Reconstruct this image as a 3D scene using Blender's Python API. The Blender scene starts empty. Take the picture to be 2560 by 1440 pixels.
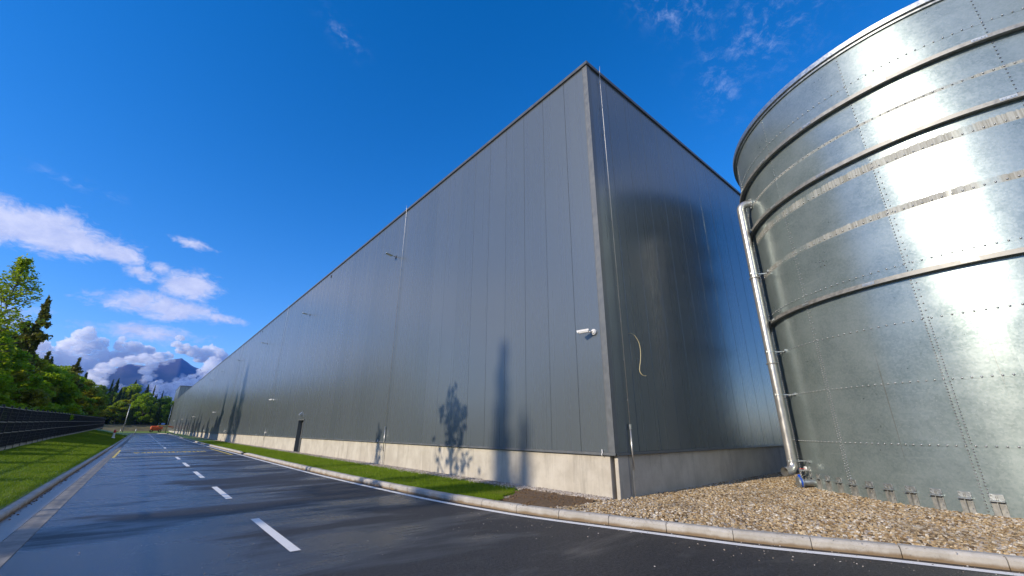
import bpy, bmesh, math, random
import numpy as np
from mathutils import Vector, Matrix, noise
rad = math.radians
S = bpy.context.scene
COL = S.collection

# ------------------------------------------------------------------ camera
YAW, PITCH, ROLL, FPX, EYE = rad(40.553), rad(19.107), rad(0.148), 1024.04, 1.6
cam = bpy.data.cameras.new('camera')
cam.sensor_width = 36.0
cam.lens = FPX / 2560 * 36.0
cam.clip_start = 0.1
cam.clip_end = 30000
camo = bpy.data.objects.new('camera', cam)
COL.objects.link(camo)
hd = Vector((math.sin(YAW), math.cos(YAW), 0)); r0 = Vector((math.cos(YAW), -math.sin(YAW), 0)); zz = Vector((0, 0, 1))
fw = hd * math.cos(PITCH) + zz * math.sin(PITCH)
u0 = -hd * math.sin(PITCH) + zz * math.cos(PITCH)
rr = r0 * math.cos(ROLL) + u0 * math.sin(ROLL)
uu = -r0 * math.sin(ROLL) + u0 * math.cos(ROLL)
M = Matrix((rr, uu, -fw)).transposed().to_4x4()
M.translation = Vector((0, 0, EYE))
camo.matrix_world = M
S.camera = camo

# ------------------------------------------------------------------ sky, sun, exposure
SUN_EL, SUN_AZ = 23.0, 273.9          # azimuth clockwise from +Y
SKY_STRENGTH = 0.15
world = bpy.data.worlds.new('World'); S.world = world; world.use_nodes = True


class NT:
    """small node-tree writer"""
    def __init__(s, nt): s.nt = nt
    def n(s, t, **kw):
        x = s.nt.nodes.new(t)
        for k, v in kw.items(): setattr(x, k, v)
        return x
    def l(s, a, b): s.nt.links.new(a, b)
    def put(s, sock, v):
        if isinstance(v, bpy.types.NodeSocket): s.l(v, sock)
        elif v is not None:
            if isinstance(v, (tuple, list)) and sock.type == 'RGBA' and len(v) == 3: v = (*v, 1)
            sock.default_value = v
    def m(s, op, a, b=None, c=None, clamp=False):
        x = s.n('ShaderNodeMath', operation=op, use_clamp=clamp)
        s.put(x.inputs[0], a)
        if b is not None: s.put(x.inputs[1], b)
        if c is not None: s.put(x.inputs[2], c)
        return x.outputs[0]
    def mr(s, v, a, b, c=0.0, d=1.0, smooth=True):
        x = s.n('ShaderNodeMapRange'); x.interpolation_type = 'SMOOTHSTEP' if smooth else 'LINEAR'
        s.put(x.inputs[0], v); s.put(x.inputs[1], a); s.put(x.inputs[2], b); s.put(x.inputs[3], c); s.put(x.inputs[4], d)
        return x.outputs[0]
    def noise(s, vec, scale, detail=4, rough=0.55, dist=0.0, lac=2.0, out=0):
        x = s.n('ShaderNodeTexNoise'); s.put(x.inputs['Vector'], vec)
        for k, v in (('Scale', scale), ('Detail', detail), ('Roughness', rough), ('Distortion', dist), ('Lacunarity', lac)):
            s.put(x.inputs[k], v)
        return x.outputs[out]
    def voro(s, vec, scale, out='Distance', feature='F1', rnd=1.0):
        x = s.n('ShaderNodeTexVoronoi', feature=feature); s.put(x.inputs['Vector'], vec)
        x.inputs['Scale'].default_value = scale; x.inputs['Randomness'].default_value = rnd
        return x.outputs[out]
    def mix(s, f, a, b, blend='MIX'):
        x = s.n('ShaderNodeMix', data_type='RGBA', blend_type=blend)
        s.put(x.inputs[0], f); s.put(x.inputs[6], a); s.put(x.inputs[7], b)
        return x.outputs[2]
    def mapv(s, vec, scale=(1, 1, 1), loc=(0, 0, 0), rot=(0, 0, 0)):
        x = s.n('ShaderNodeMapping'); s.put(x.inputs[0], vec)
        x.inputs[1].default_value = loc; x.inputs[2].default_value = rot; x.inputs[3].default_value = scale
        return x.outputs[0]
    def comb(s, x_, y_, z_):
        x = s.n('ShaderNodeCombineXYZ'); s.put(x.inputs[0], x_); s.put(x.inputs[1], y_); s.put(x.inputs[2], z_)
        return x.outputs[0]
    def sep(s, v):
        x = s.n('ShaderNodeSeparateXYZ'); s.put(x.inputs[0], v); return x.outputs
    def bump(s, h, strength=0.3, dist=0.01, normal=None):
        x = s.n('ShaderNodeBump'); s.put(x.inputs['Height'], h)
        x.inputs['Strength'].default_value = strength; x.inputs['Distance'].default_value = dist
        if normal is not None: s.l(normal, x.inputs['Normal'])
        return x.outputs[0]


def build_world():
    t = NT(world.node_tree)
    bg = world.node_tree.nodes['Background']
    sky = t.n('ShaderNodeTexSky'); sky.sky_type = 'NISHITA'; sky.sun_disc = False
    sky.sun_elevation = rad(SUN_EL); sky.sun_rotation = rad(SUN_AZ)
    sky.air_density = 1.0; sky.dust_density = 0.1; sky.ozone_density = 3.0; sky.altitude = 400
    hs = t.n('ShaderNodeHueSaturation'); hs.inputs['Saturation'].default_value = 1.36; hs.inputs['Value'].default_value = 1.0
    t.l(sky.outputs[0], hs.inputs['Color'])
    skyc = t.mix(1.0, hs.outputs[0], (1.25, 1.15, 1.36), 'MULTIPLY')
    g = t.n('ShaderNodeTexCoord').outputs['Generated']
    x, y, z = t.sep(g)
    az = t.m('MULTIPLY', t.m('ARCTAN2', x, y), 180 / math.pi)
    el = t.m('MULTIPLY', t.m('ARCSINE', z), 180 / math.pi)
    # thin cloud sheets: noise in azimuth / elevation, gathered where the clouds stand
    pv = t.comb(az, t.m('MULTIPLY', el, 1.0), 0.0)
    warp = t.noise(pv, 0.25, 3, 0.6, out=1)
    wv = t.n('ShaderNodeVectorMath', operation='MULTIPLY_ADD')
    t.l(warp, wv.inputs[0]); wv.inputs[1].default_value = (3.0, 2.2, 0); t.l(pv, wv.inputs[2])
    pw = wv.outputs[0]

    def ell(a0, e0, ra, re, tilt=0.0, amp=1.0):
        da = t.m('SUBTRACT', az, a0); de = t.m('SUBTRACT', t.m('MULTIPLY_ADD', da, -tilt, el), e0)
        q = t.m('ADD', t.m('POWER', t.m('ABSOLUTE', t.m('DIVIDE', da, ra)), 2.0), t.m('POWER', t.m('ABSOLUTE', t.m('DIVIDE', de, re)), 2.0))
        return t.m('MULTIPLY', t.m('EXPONENT', t.m('MULTIPLY', q, -1.0)), amp)
    masks = [ell(-11.5, 17.4, 6.2, 2.3, 0.0, 1.12), ell(-6.0, 17.0, 3.4, 1.3, -0.15, 0.95), ell(-3.5, 15.4, 2.0, 1.1, -.3, .8), ell(0.0, 19.6, 2.8, 0.75, -0.12, 0.75),
             ell(0.8, 15.0, 3.2, 1.9, 0.0, 1.05), ell(-2.2, 16.4, 1.5, 0.9, 0, .75), ell(-1.0, 12.3, 6.0, 1.6, -0.03, 0.98), ell(4.5, 12.0, 3.0, 0.8, -.05, 0.8),
             ell(-6.8, 11.8, 2.6, 0.7, 0, 0.55), ell(-13, 9.5, 5, 3.0, 0, 0.7), ell(-25, 17, 8, 5, 0, 1.1), ell(-42, 15, 12, 7, 0, 1.1), ell(-19, 9, 6, 3.5, 0, 1.0),
             ell(-1.5, 9.5, 6.5, 1.4, 0, 0.75)]
    m = masks[0]
    for q in masks[1:]: m = t.m('MAXIMUM', m, q)
    # scattered cloud over the rest of the sky, beside and behind the camera
    aw = t.m('ABSOLUTE', t.m('SUBTRACT', az, 28.0))
    rest = t.m('MULTIPLY', t.mr(aw, 70, 105), t.m('MULTIPLY', t.mr(el, 4, 14), t.mr(el, 75, 50)))
    fb2 = t.noise(t.mapv(g, (3.0, 3.0, 6.0)), 1.0, 8, 0.6, 0.3)
    ra = t.m('MULTIPLY', t.mr(fb2, 0.40, 0.60), t.m('MULTIPLY', rest, 0.85))
    fb = t.noise(t.mapv(pw, (1, 1.5, 1)), 0.42, 9, 0.62)
    fine = t.noise(t.mapv(pw, (1, 1.9, 1), (7, 3, 0)), 1.6, 7, 0.65)
    dens = t.m('ADD', t.m('MULTIPLY', fb, 0.75), t.m('MULTIPLY', fine, 0.34))
    a = t.mr(t.m('ADD', dens, t.m('MULTIPLY', m, 0.66)), 0.76, 1.14)
    # faint high wisps on the upper right and a few elsewhere
    wm = t.m('MAXIMUM', ell(69, 50, 6, 2.6, -0.4, 1.0), t.m('MAXIMUM', ell(80, 44, 7, 4, 0, 0.85), ell(73.5, 41, 3.0, 3.6, 0, 0.8)))
    wm = t.m('MAXIMUM', wm, t.m('MAXIMUM', ell(11.6, 46.9, 3, 1.0, -.3, 0.8), ell(-10, 22.4, 3.0, .5, -.1, 1.0)))
    wn = t.noise(t.mapv(pw, (0.6, 1.0, 1), (31, 11, 0), (0, 0, 0.9)), 0.7, 9, 0.68)
    wa = t.m('MULTIPLY', t.m('MULTIPLY', t.mr(wn, 0.45, 0.85), wm), 0.55)
    # shading of the sheet: thicker parts a little greyer, edges whiter
    thick = t.mr(t.noise(t.mapv(pw, (1, 1.4, 1), (0.35, -0.25, 0)), 0.55, 6, 0.6), 0.3, 0.7)
    cc = t.mix(thick, (3.6, 3.9, 5.5), (4.9, 5.0, 6.1))
    c1 = t.mix(t.m('MULTIPLY', a, 0.86), skyc, cc)
    c1 = t.mix(ra, c1, (5.6, 5.5, 5.7))
    c2 = t.mix(wa, c1, (3.2, 4.0, 6.2))
    t.l(c2, bg.inputs[0])
    bg.inputs[1].default_value = SKY_STRENGTH


build_world()
sl = bpy.data.lights.new('sun', 'SUN'); sl.energy = 4.3; sl.angle = rad(0.53); sl.color = (1.0, 0.87, 0.69)
so = bpy.data.objects.new('sun', sl); COL.objects.link(so)
sd = Vector((math.sin(rad(SUN_AZ)) * math.cos(rad(SUN_EL)), math.cos(rad(SUN_AZ)) * math.cos(rad(SUN_EL)), math.sin(rad(SUN_EL))))
so.rotation_euler = sd.to_track_quat('Z', 'Y').to_euler(); so.location = sd * 60
S.view_settings.view_transform = 'Standard'; S.view_settings.look = 'None'
S.view_settings.exposure = 0.22; S.view_settings.gamma = 1.0
S.view_settings.use_curve_mapping = False
S.cycles.use_denoising = True
S.cycles.max_bounces = 16
S.cycles.glossy_bounces = 4; S.cycles.diffuse_bounces = 3; S.cycles.transparent_max_bounces = 8
S.cycles.sample_clamp_indirect = 6.0
S.cycles.volume_bounces = 14


# ------------------------------------------------------------------ helpers
def tag(o, label=None, cat=None, group=None, kind=None):
    if label: o['label'] = label
    if cat: o['category'] = cat
    if group: o['group'] = group
    if kind: o['kind'] = kind
    return o


def empty(name, loc=(0, 0, 0), rz=0, **kw):
    o = bpy.data.objects.new(name, None); COL.objects.link(o)
    o.location = loc; o.rotation_euler = (0, 0, rz); o.empty_display_size = 0.3
    return tag(o, **kw)


def link(name, me, parent=None, loc=(0, 0, 0), rot=(0, 0, 0), scale=(1, 1, 1), **kw):
    o = bpy.data.objects.new(name, me); COL.objects.link(o)
    if parent: o.parent = parent
    o.location = loc; o.rotation_euler = rot; o.scale = scale
    return tag(o, **kw)


def mesh_np(name, verts, faces, mat, smooth=False):
    """verts (n,3), faces (m,k) arrays -> mesh"""
    me = bpy.data.meshes.new(name)
    verts = np.asarray(verts, np.float32); faces = np.asarray(faces, np.int32)
    k = faces.shape[1]
    me.vertices.add(len(verts)); me.vertices.foreach_set('co', verts.ravel())
    me.loops.add(faces.size); me.loops.foreach_set('vertex_index', faces.ravel())
    me.polygons.add(len(faces)); me.polygons.foreach_set('loop_start', np.arange(0, faces.size, k, dtype=np.int32))
    me.polygons.foreach_set('loop_total', np.full(len(faces), k, np.int32))
    me.polygons.foreach_set('use_smooth', np.full(len(faces), smooth))
    me.update(calc_edges=True); me.validate()
    if mat: me.materials.append(mat)
    return me


class MB:
    """collects shapes for one mesh"""
    def __init__(s): s.v = []; s.f = []
    def add(s, v, f):
        b = len(s.v); s.v += [tuple(q) for q in v]; s.f += [tuple(i + b for i in q) for q in f]; return s
    def box(s, c, d, rz=0.0, bevel=0.0, rot=None):
        x, y, z = [q / 2 for q in d]
        if bevel <= 0:
            v = [Vector((sx * x, sy * y, sz * z)) for sz in (-1, 1) for sx, sy in ((-1, -1), (1, -1), (1, 1), (-1, 1))]
            f = [(3, 2, 1, 0), (4, 5, 6, 7), (0, 1, 5, 4), (1, 2, 6, 5), (2, 3, 7, 6), (3, 0, 4, 7)]
        else:
            bm = bmesh.new(); bmesh.ops.create_cube(bm, size=1)
            for q in bm.verts: q.co = Vector((q.co.x * d[0], q.co.y * d[1], q.co.z * d[2]))
            bmesh.ops.bevel(bm, geom=bm.edges[:], offset=bevel, segments=1, affect='EDGES')
            bm.verts.index_update()
            v = [q.co.copy() for q in bm.verts]; f = [tuple(q.index for q in fc.verts) for fc in bm.faces]; bm.free()
        R_ = rot if rot is not None else Matrix.Rotation(rz, 3, 'Z')
        c = Vector(c)
        return s.add([R_ @ Vector(q) + c for q in v], f)
    def tube(s, pts, r, n=10, cap=True):
        pts = [Vector(p) for p in pts]; rs = r if isinstance(r, (list, tuple)) else [r] * len(pts)
        v = []; prev = None
        for i, p in enumerate(pts):
            d = (pts[min(i + 1, len(pts) - 1)] - pts[max(i - 1, 0)]).normalized()
            if prev is None:
                a = Vector((0, 0, 1)) if abs(d.z) < 0.9 else Vector((1, 0, 0))
                prev = (a - d * a.dot(d)).normalized()
            prev = (prev - d * prev.dot(d)).normalized(); b = d.cross(prev)
            for k in range(n):
                t = 2 * math.pi * k / n
                v.append(p + (prev * math.cos(t) + b * math.sin(t)) * rs[i])
        f = []
        for i in range(len(pts) - 1):
            for k in range(n):
                f.append((i * n + k, i * n + (k + 1) % n, (i + 1) * n + (k + 1) % n, (i + 1) * n + k))
        if cap:
            f.append(tuple(range(n - 1, -1, -1))); f.append(tuple((len(pts) - 1) * n + k for k in range(n)))
        return s.add(v, f)
    def lathe(s, prof, n=24, a0=0.0, a1=2 * math.pi, c=(0, 0, 0)):
        full = abs(a1 - a0 - 2 * math.pi) < 1e-6; m = n if full else n + 1; c = Vector(c)
        v = [Vector((r * math.cos(a0 + (a1 - a0) * i / n), r * math.sin(a0 + (a1 - a0) * i / n), z)) + c for i in range(m) for r, z in prof]
        k = len(prof); f = []
        for i in range(n):
            j = (i + 1) % m
            for q in range(k - 1): f.append((i * k + q, j * k + q, j * k + q + 1, i * k + q + 1))
        return s.add(v, f)
    def mesh(s, name, mat, smooth=False, angle=None):
        me = bpy.data.meshes.new(name); me.from_pydata(s.v, [], s.f)
        if mat: me.materials.append(mat)
        if smooth:
            me.polygons.foreach_set('use_smooth', [True] * len(me.polygons))
            if angle: me.set_sharp_from_angle(angle=rad(angle))
        me.update(); return me
    def obj(s, name, mat, parent=None, smooth=False, angle=None, **kw):
        return link(name, s.mesh(name, mat, smooth, angle), parent, **kw)


def dup(root, loc=None, rz=None, **kw):
    r = root.copy(); COL.objects.link(r)
    if loc is not None: r.location = loc
    if rz is not None: r.rotation_euler = (0, 0, rz)
    tag(r, **kw)
    for ch in list(root.children):
        c = ch.copy(); COL.objects.link(c); c.parent = r
        for g in list(ch.children):
            d = g.copy(); COL.objects.link(d); d.parent = c
    return r


def material(name):
    m = bpy.data.materials.new(name); m.use_nodes = True
    t = NT(m.node_tree); p = m.node_tree.nodes['Principled BSDF']
    return m, t, p


def simple(name, col, rough=0.5, metal=0.0, var=0.12, scale=6.0, bump=0.0, spec=0.5):
    m, t, p = material(name)
    pos = t.n('ShaderNodeTexCoord').outputs['Object']
    n = t.noise(pos, scale, 5, 0.6)
    k = t.mr(n, 0.25, 0.75, 1 - var, 1 + var, smooth=False)
    vm = t.n('ShaderNodeVectorMath', operation='SCALE'); vm.inputs[0].default_value = col; t.l(k, vm.inputs['Scale'])
    t.l(vm.outputs[0], p.inputs['Base Color'])
    t.l(t.mr(n, 0.3, 0.7, max(0.03, rough - 0.07), min(1, rough + 0.07)), p.inputs['Roughness'])
    p.inputs['Metallic'].default_value = metal; p.inputs['Specular IOR Level'].default_value = spec
    if bump: t.l(t.bump(t.noise(pos, scale * 8, 4), bump, 0.01), p.inputs['Normal'])
    return m


# ------------------------------------------------------------------ materials
def m_cladding():
    m, t, p = material('grey_cladding')
    pos = t.n('ShaderNodeNewGeometry').outputs['Position']
    info = t.n('ShaderNodeObjectInfo').outputs['Random']
    n = t.noise(pos, 0.35, 4, 0.5)
    streak = t.noise(t.mapv(pos, (3, 3, 0.06)), 1.2, 5, 0.6)
    base = t.mix(t.m('ADD', t.m('MULTIPLY', n, 0.5), t.m('MULTIPLY', info, 0.4)), (0.138, 0.162, 0.172), (0.166, 0.190, 0.200))
    base = t.mix(t.mr(streak, 0.55, 0.8, 0, 0.08), base, (0.155, 0.16, 0.16))
    t.l(base, p.inputs['Base Color'])
    t.l(t.mr(streak, 0.3, 0.75, 0.27, 0.285), p.inputs['Roughness'])
    p.inputs['IOR'].default_value = 1.62
    p.inputs['Metallic'].default_value = 0.45
    w = t.noise(t.mapv(pos, (1, 1, 0.35)), 0.8, 2, 0.4)
    t.l(t.bump(w, 0.012, 0.02), p.inputs['Normal'])
    return m


def m_concrete(name='concrete', a=(0.42, 0.385, 0.32), b=(0.54, 0.505, 0.43), streaks=True, rough=0.8):
    m, t, p = material(name)
    pos = t.n('ShaderNodeNewGeometry').outputs['Position']
    n1 = t.noise(pos, 1.3, 8, 0.62); n2 = t.noise(pos, 14, 6, 0.7)
    c = t.mix(t.mr(n1, 0.32, 0.68), a, b)
    c = t.mix(t.mr(n2, 0.55, 0.75, 0, 0.35), c, tuple(q * 0.62 for q in a))
    if streaks:
        s1 = t.noise(t.mapv(pos, (5, 5, 0.25)), 1.0, 5, 0.65)
        c = t.mix(t.mr(s1, 0.58, 0.72, 0, 0.45), c, tuple(min(0.8, q * 1.22) for q in b))
        s2 = t.noise(t.mapv(pos, (3, 3, 0.3), (9, 4, 1)), 1.0, 6, 0.7)
        c = t.mix(t.mr(s2, 0.52, 0.70, 0, 0.55), c, tuple(q * 0.6 for q in a))
    holes = t.mr(t.voro(pos, 9.0), 0.035, 0.06, 1, 0)
    c = t.mix(t.m('MULTIPLY', holes, 0.6), c, (0.1, 0.09, 0.08))
    t.l(c, p.inputs['Base Color']); p.inputs['Roughness'].default_value = rough
    t.l(t.bump(t.m('ADD', n2, t.m('MULTIPLY', n1, 0.6)), 0.25, 0.01), p.inputs['Normal'])
    return m


def m_kerb():
    m, t, p = material('kerb_concrete')
    pos = t.n('ShaderNodeNewGeometry').outputs['Position']
    z = t.sep(pos)[2]
    info = t.n('ShaderNodeObjectInfo').outputs['Random']
    n1 = t.noise(pos, 3.0, 8, 0.65); n2 = t.noise(pos, 26, 6, 0.75)
    c = t.mix(t.mr(n1, 0.3, 0.7), (0.36, 0.335, 0.29), (0.50, 0.475, 0.43))
    c = t.mix(t.m('MULTIPLY', info, 0.35), c, (0.33, 0.32, 0.30))
    low = t.mr(t.m('ADD', z, t.m('MULTIPLY', n1, 0.08)), 0.105, 0.055)
    c = t.mix(t.m('MULTIPLY', low, 0.9), c, (0.19, 0.125, 0.06))
    c = t.mix(t.mr(t.m('ADD', n2, t.m('MULTIPLY', t.noise(pos, 2.3, 4, 0.6), 0.4)), 0.76, 0.90, 0, 0.6), c, (0.15, 0.12, 0.085))
    t.l(c, p.inputs['Base Color']); p.inputs['Roughness'].default_value = 0.75
    t.l(t.bump(n2, 0.35, 0.008), p.inputs['Normal'])
    return m


def m_asphalt():
    m, t, p = material('wet_asphalt')
    pos = t.n('ShaderNodeNewGeometry').outputs['Position']
    pp = t.mapv(pos, (0.30, 0.42, 1), (0, 0, 0), (0, 0, 0.3))
    big = t.noise(pp, 1.0, 5, 0.55, 0.6)
    bands = t.noise(t.mapv(pos, (0.14, 0.7, 1), (3, 7, 0), (0, 0, 0.22)), 1.0, 5, 0.6, 0.4)
    side = t.mr(t.sep(pos)[0], -0.5, 7.5, 0.055, -0.06, smooth=False)     # the low, gutter side stays wetter
    wet = t.mr(t.m('ADD', side, t.m('ADD', t.m('MULTIPLY', big, 0.5), t.m('MULTIPLY', bands, 0.5))), 0.43, 0.57)
    fine = t.noise(pos, 24, 7, 0.9)
    grain = t.voro(pos, 110.0)
    specks = t.mr(t.voro(pos, 38.0), 0.10, 0.20, 1, 0)
    c = t.mix(t.mr(fine, 0.40, 0.60), (0.008, 0.008, 0.009), (0.062, 0.060, 0.058))
    c = t.mix(t.m('MULTIPLY', wet, 0.45), c, (0.012, 0.012, 0.013))
    c = t.mix(t.m('MULTIPLY', specks, t.mr(t.noise(pos, 9, 2), 0.45, 0.65, 0, 0.75)), c, (0.26, 0.24, 0.21))
    dust = t.mr(t.noise(t.mapv(pos, (1, 1, 1), (4, 2, 0)), 1.7, 7, 0.7), 0.58, 0.8, 0, 0.35)
    c = t.mix(t.m('MULTIPLY', dust, 0.6), c, (0.10, 0.085, 0.07))
    t.l(c, p.inputs['Base Color'])
    t.l(t.m('ADD', t.mr(wet, 0, 1, 0.50, 0.17, smooth=False), t.m('MULTIPLY', grain, 0.10)), p.inputs['Roughness'])
    t.l(t.mr(wet, 0, 1, 0.22, 1.0), p.inputs['Specular IOR Level']); p.inputs['IOR'].default_value = 1.8
    h = t.m('ADD', t.m('MULTIPLY', grain, 0.6), t.m('ADD', t.m('MULTIPLY', fine, 0.6), t.m('MULTIPLY', t.noise(pos, 16, 5, 0.9), 1.2)))
    bp = t.n('ShaderNodeBump'); t.l(h, bp.inputs['Height']); bp.inputs['Distance'].default_value = 0.006
    t.l(t.mr(wet, 0, 1, 1.0, 0.55), bp.inputs['Strength'])
    t.l(bp.outputs[0], p.inputs['Normal'])
    return m


def m_gutter(wetness=0.5):
    m, t, p = material('gutter_concrete')
    pos = t.n('ShaderNodeNewGeometry').outputs['Position']
    n = t.noise(pos, 2.2, 7, 0.65); n2 = t.noise(pos, 30, 5, 0.7)
    c = t.mix(t.mr(n, 0.35, 0.65), (0.17, 0.165, 0.155), (0.30, 0.285, 0.26))
    c = t.mix(t.mr(n2, 0.6, 0.72, 0, 0.5), c, (0.08, 0.07, 0.06))
    t.l(c, p.inputs['Base Color'])
    t.l(t.mr(n, 0.3, 0.7, 0.75 - wetness * 0.5, 0.85 - wetness * 0.4), p.inputs['Roughness'])
    t.l(t.bump(n2, 0.2, 0.005), p.inputs['Normal'])
    return m


def m_paint(name, col):
    m, t, p = material(name)
    pos = t.n('ShaderNodeNewGeometry').outputs['Position']
    n = t.noise(pos, 38, 6, 0.8); b = t.noise(pos, 3.0, 4, 0.6)
    w = t.mr(t.m('ADD', n, t.m('MULTIPLY', b, 0.35)), 0.83, 0.90)
    c = t.mix(t.mr(b, 0.3, 0.7, 0, 0.3), col, tuple(q * 0.82 for q in col))
    c = t.mix(t.m('MULTIPLY', w, 0.85), c, (0.06, 0.06, 0.06))
    t.l(c, p.inputs['Base Color']); p.inputs['Roughness'].default_value = 0.45
    t.l(t.bump(t.noise(pos, 60, 4, 0.8), 0.35, 0.004), p.inputs['Normal'])
    return m


def m_grass(name='grass_blades', blades=True):
    m, t, p = material(name)
    pos = t.n('ShaderNodeNewGeometry').outputs['Position']
    n = t.noise(pos, 0.8, 6, 0.65); n2 = t.noise(pos, 12, 4, 0.7)
    if blades:
        isl = t.n('ShaderNodeNewGeometry').outputs['Random Per Island']
        k = t.m('ADD', t.m('MULTIPLY', isl, 0.6), t.m('MULTIPLY', n, 0.4))
    else:
        k = t.m('ADD', t.m('MULTIPLY', n2, 0.55), t.m('MULTIPLY', n, 0.45))
    c = t.mix(t.mr(k, 0.2, 0.85), (0.08, 0.15, 0.006), (0.29, 0.39, 0.016))
    c = t.mix(t.mr(n, 0.52, 0.72, 0, 0.55), c, (0.22, 0.20, 0.06))
    c = t.mix(t.mr(t.noise(pos, 3.5, 5, 0.7), 0.6, 0.72, 0, 0.6), c, (0.035, 0.075, 0.01))
    t.l(c, p.inputs['Base Color']); p.inputs['Roughness'].default_value = 0.55
    p.inputs['Specular IOR Level'].default_value = 0.25
    if blades:
        tr = t.n('ShaderNodeBsdfTranslucent'); t.l(t.mix(0.5, c, (0.2, 0.38, 0.02)), tr.inputs[0])
        mx = t.n('ShaderNodeMixShader'); mx.inputs[0].default_value = 0.38
        t.l(p.outputs[0], mx.inputs[1]); t.l(tr.outputs[0], mx.inputs[2])
        t.l(mx.outputs[0], m.node_tree.nodes['Material Output'].inputs[0])
    else:
        t.l(t.bump(t.noise(pos, 25, 5, 0.8), 0.9, 0.06), p.inputs['Normal'])
    return m


def m_leaf(name, dark, light, trans=0.35):
    m, t, p = material(name)
    geo = t.n('ShaderNodeNewGeometry')
    pos = geo.outputs['Position']; isl = geo.outputs['Random Per Island']
    info = t.n('ShaderNodeObjectInfo').outputs['Random']
    n = t.noise(pos, 0.35, 3, 0.6)
    k = t.m('ADD', t.m('MULTIPLY', isl, 0.45), t.m('ADD', t.m('MULTIPLY', n, 0.4), t.m('MULTIPLY', info, 0.25)))
    c = t.mix(t.mr(k, 0.15, 0.9), dark, light)
    t.l(c, p.inputs['Base Color']); p.inputs['Roughness'].default_value = 0.5; p.inputs['Specular IOR Level'].default_value = 0.3
    tr = t.n('ShaderNodeBsdfTranslucent'); t.l(t.mix(0.4, c, (light[0] * 1.5, light[1] * 1.5, light[2])), tr.inputs[0])
    mx = t.n('ShaderNodeMixShader'); mx.inputs[0].default_value = trans
    t.l(p.outputs[0], mx.inputs[1]); t.l(tr.outputs[0], mx.inputs[2])
    t.l(mx.outputs[0], m.node_tree.nodes['Material Output'].inputs[0])
    return m


def m_gravel(name, ramp, isl=True):
    m, t, p = material(name)
    geo = t.n('ShaderNodeNewGeometry'); pos = geo.outputs['Position']
    cr = t.n('ShaderNodeValToRGB'); e = cr.color_ramp.elements
    while len(e) < len(ramp): e.new(0.5)
    for i, (q, c) in enumerate(ramp): e[i].position = q; e[i].color = (*c, 1)
    if isl: t.l(geo.outputs['Random Per Island'], cr.inputs[0])
    else:
        v = t.n('ShaderNodeTexVoronoi'); t.l(pos, v.inputs['Vector']); v.inputs['Scale'].default_value = 26
        t.l(t.sep(v.outputs['Color'])[0], cr.inputs[0])
        t.l(t.bump(v.outputs['Distance'], 1.0, 0.03), p.inputs['Normal'])
    c = t.mix(t.mr(t.noise(pos, 40, 3), 0.35, 0.7, 0, 0.3), cr.outputs[0], (0.16, 0.12, 0.08))
    # broad, darker brown patches of stone
    c = t.mix(t.mr(t.noise(pos, 0.55, 4, 0.6), 0.48, 0.66, 0, 0.38), c, (0.14, 0.11, 0.075))
    t.l(c, p.inputs['Base Color']); p.inputs['Roughness'].default_value = 0.62
    return m


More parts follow.
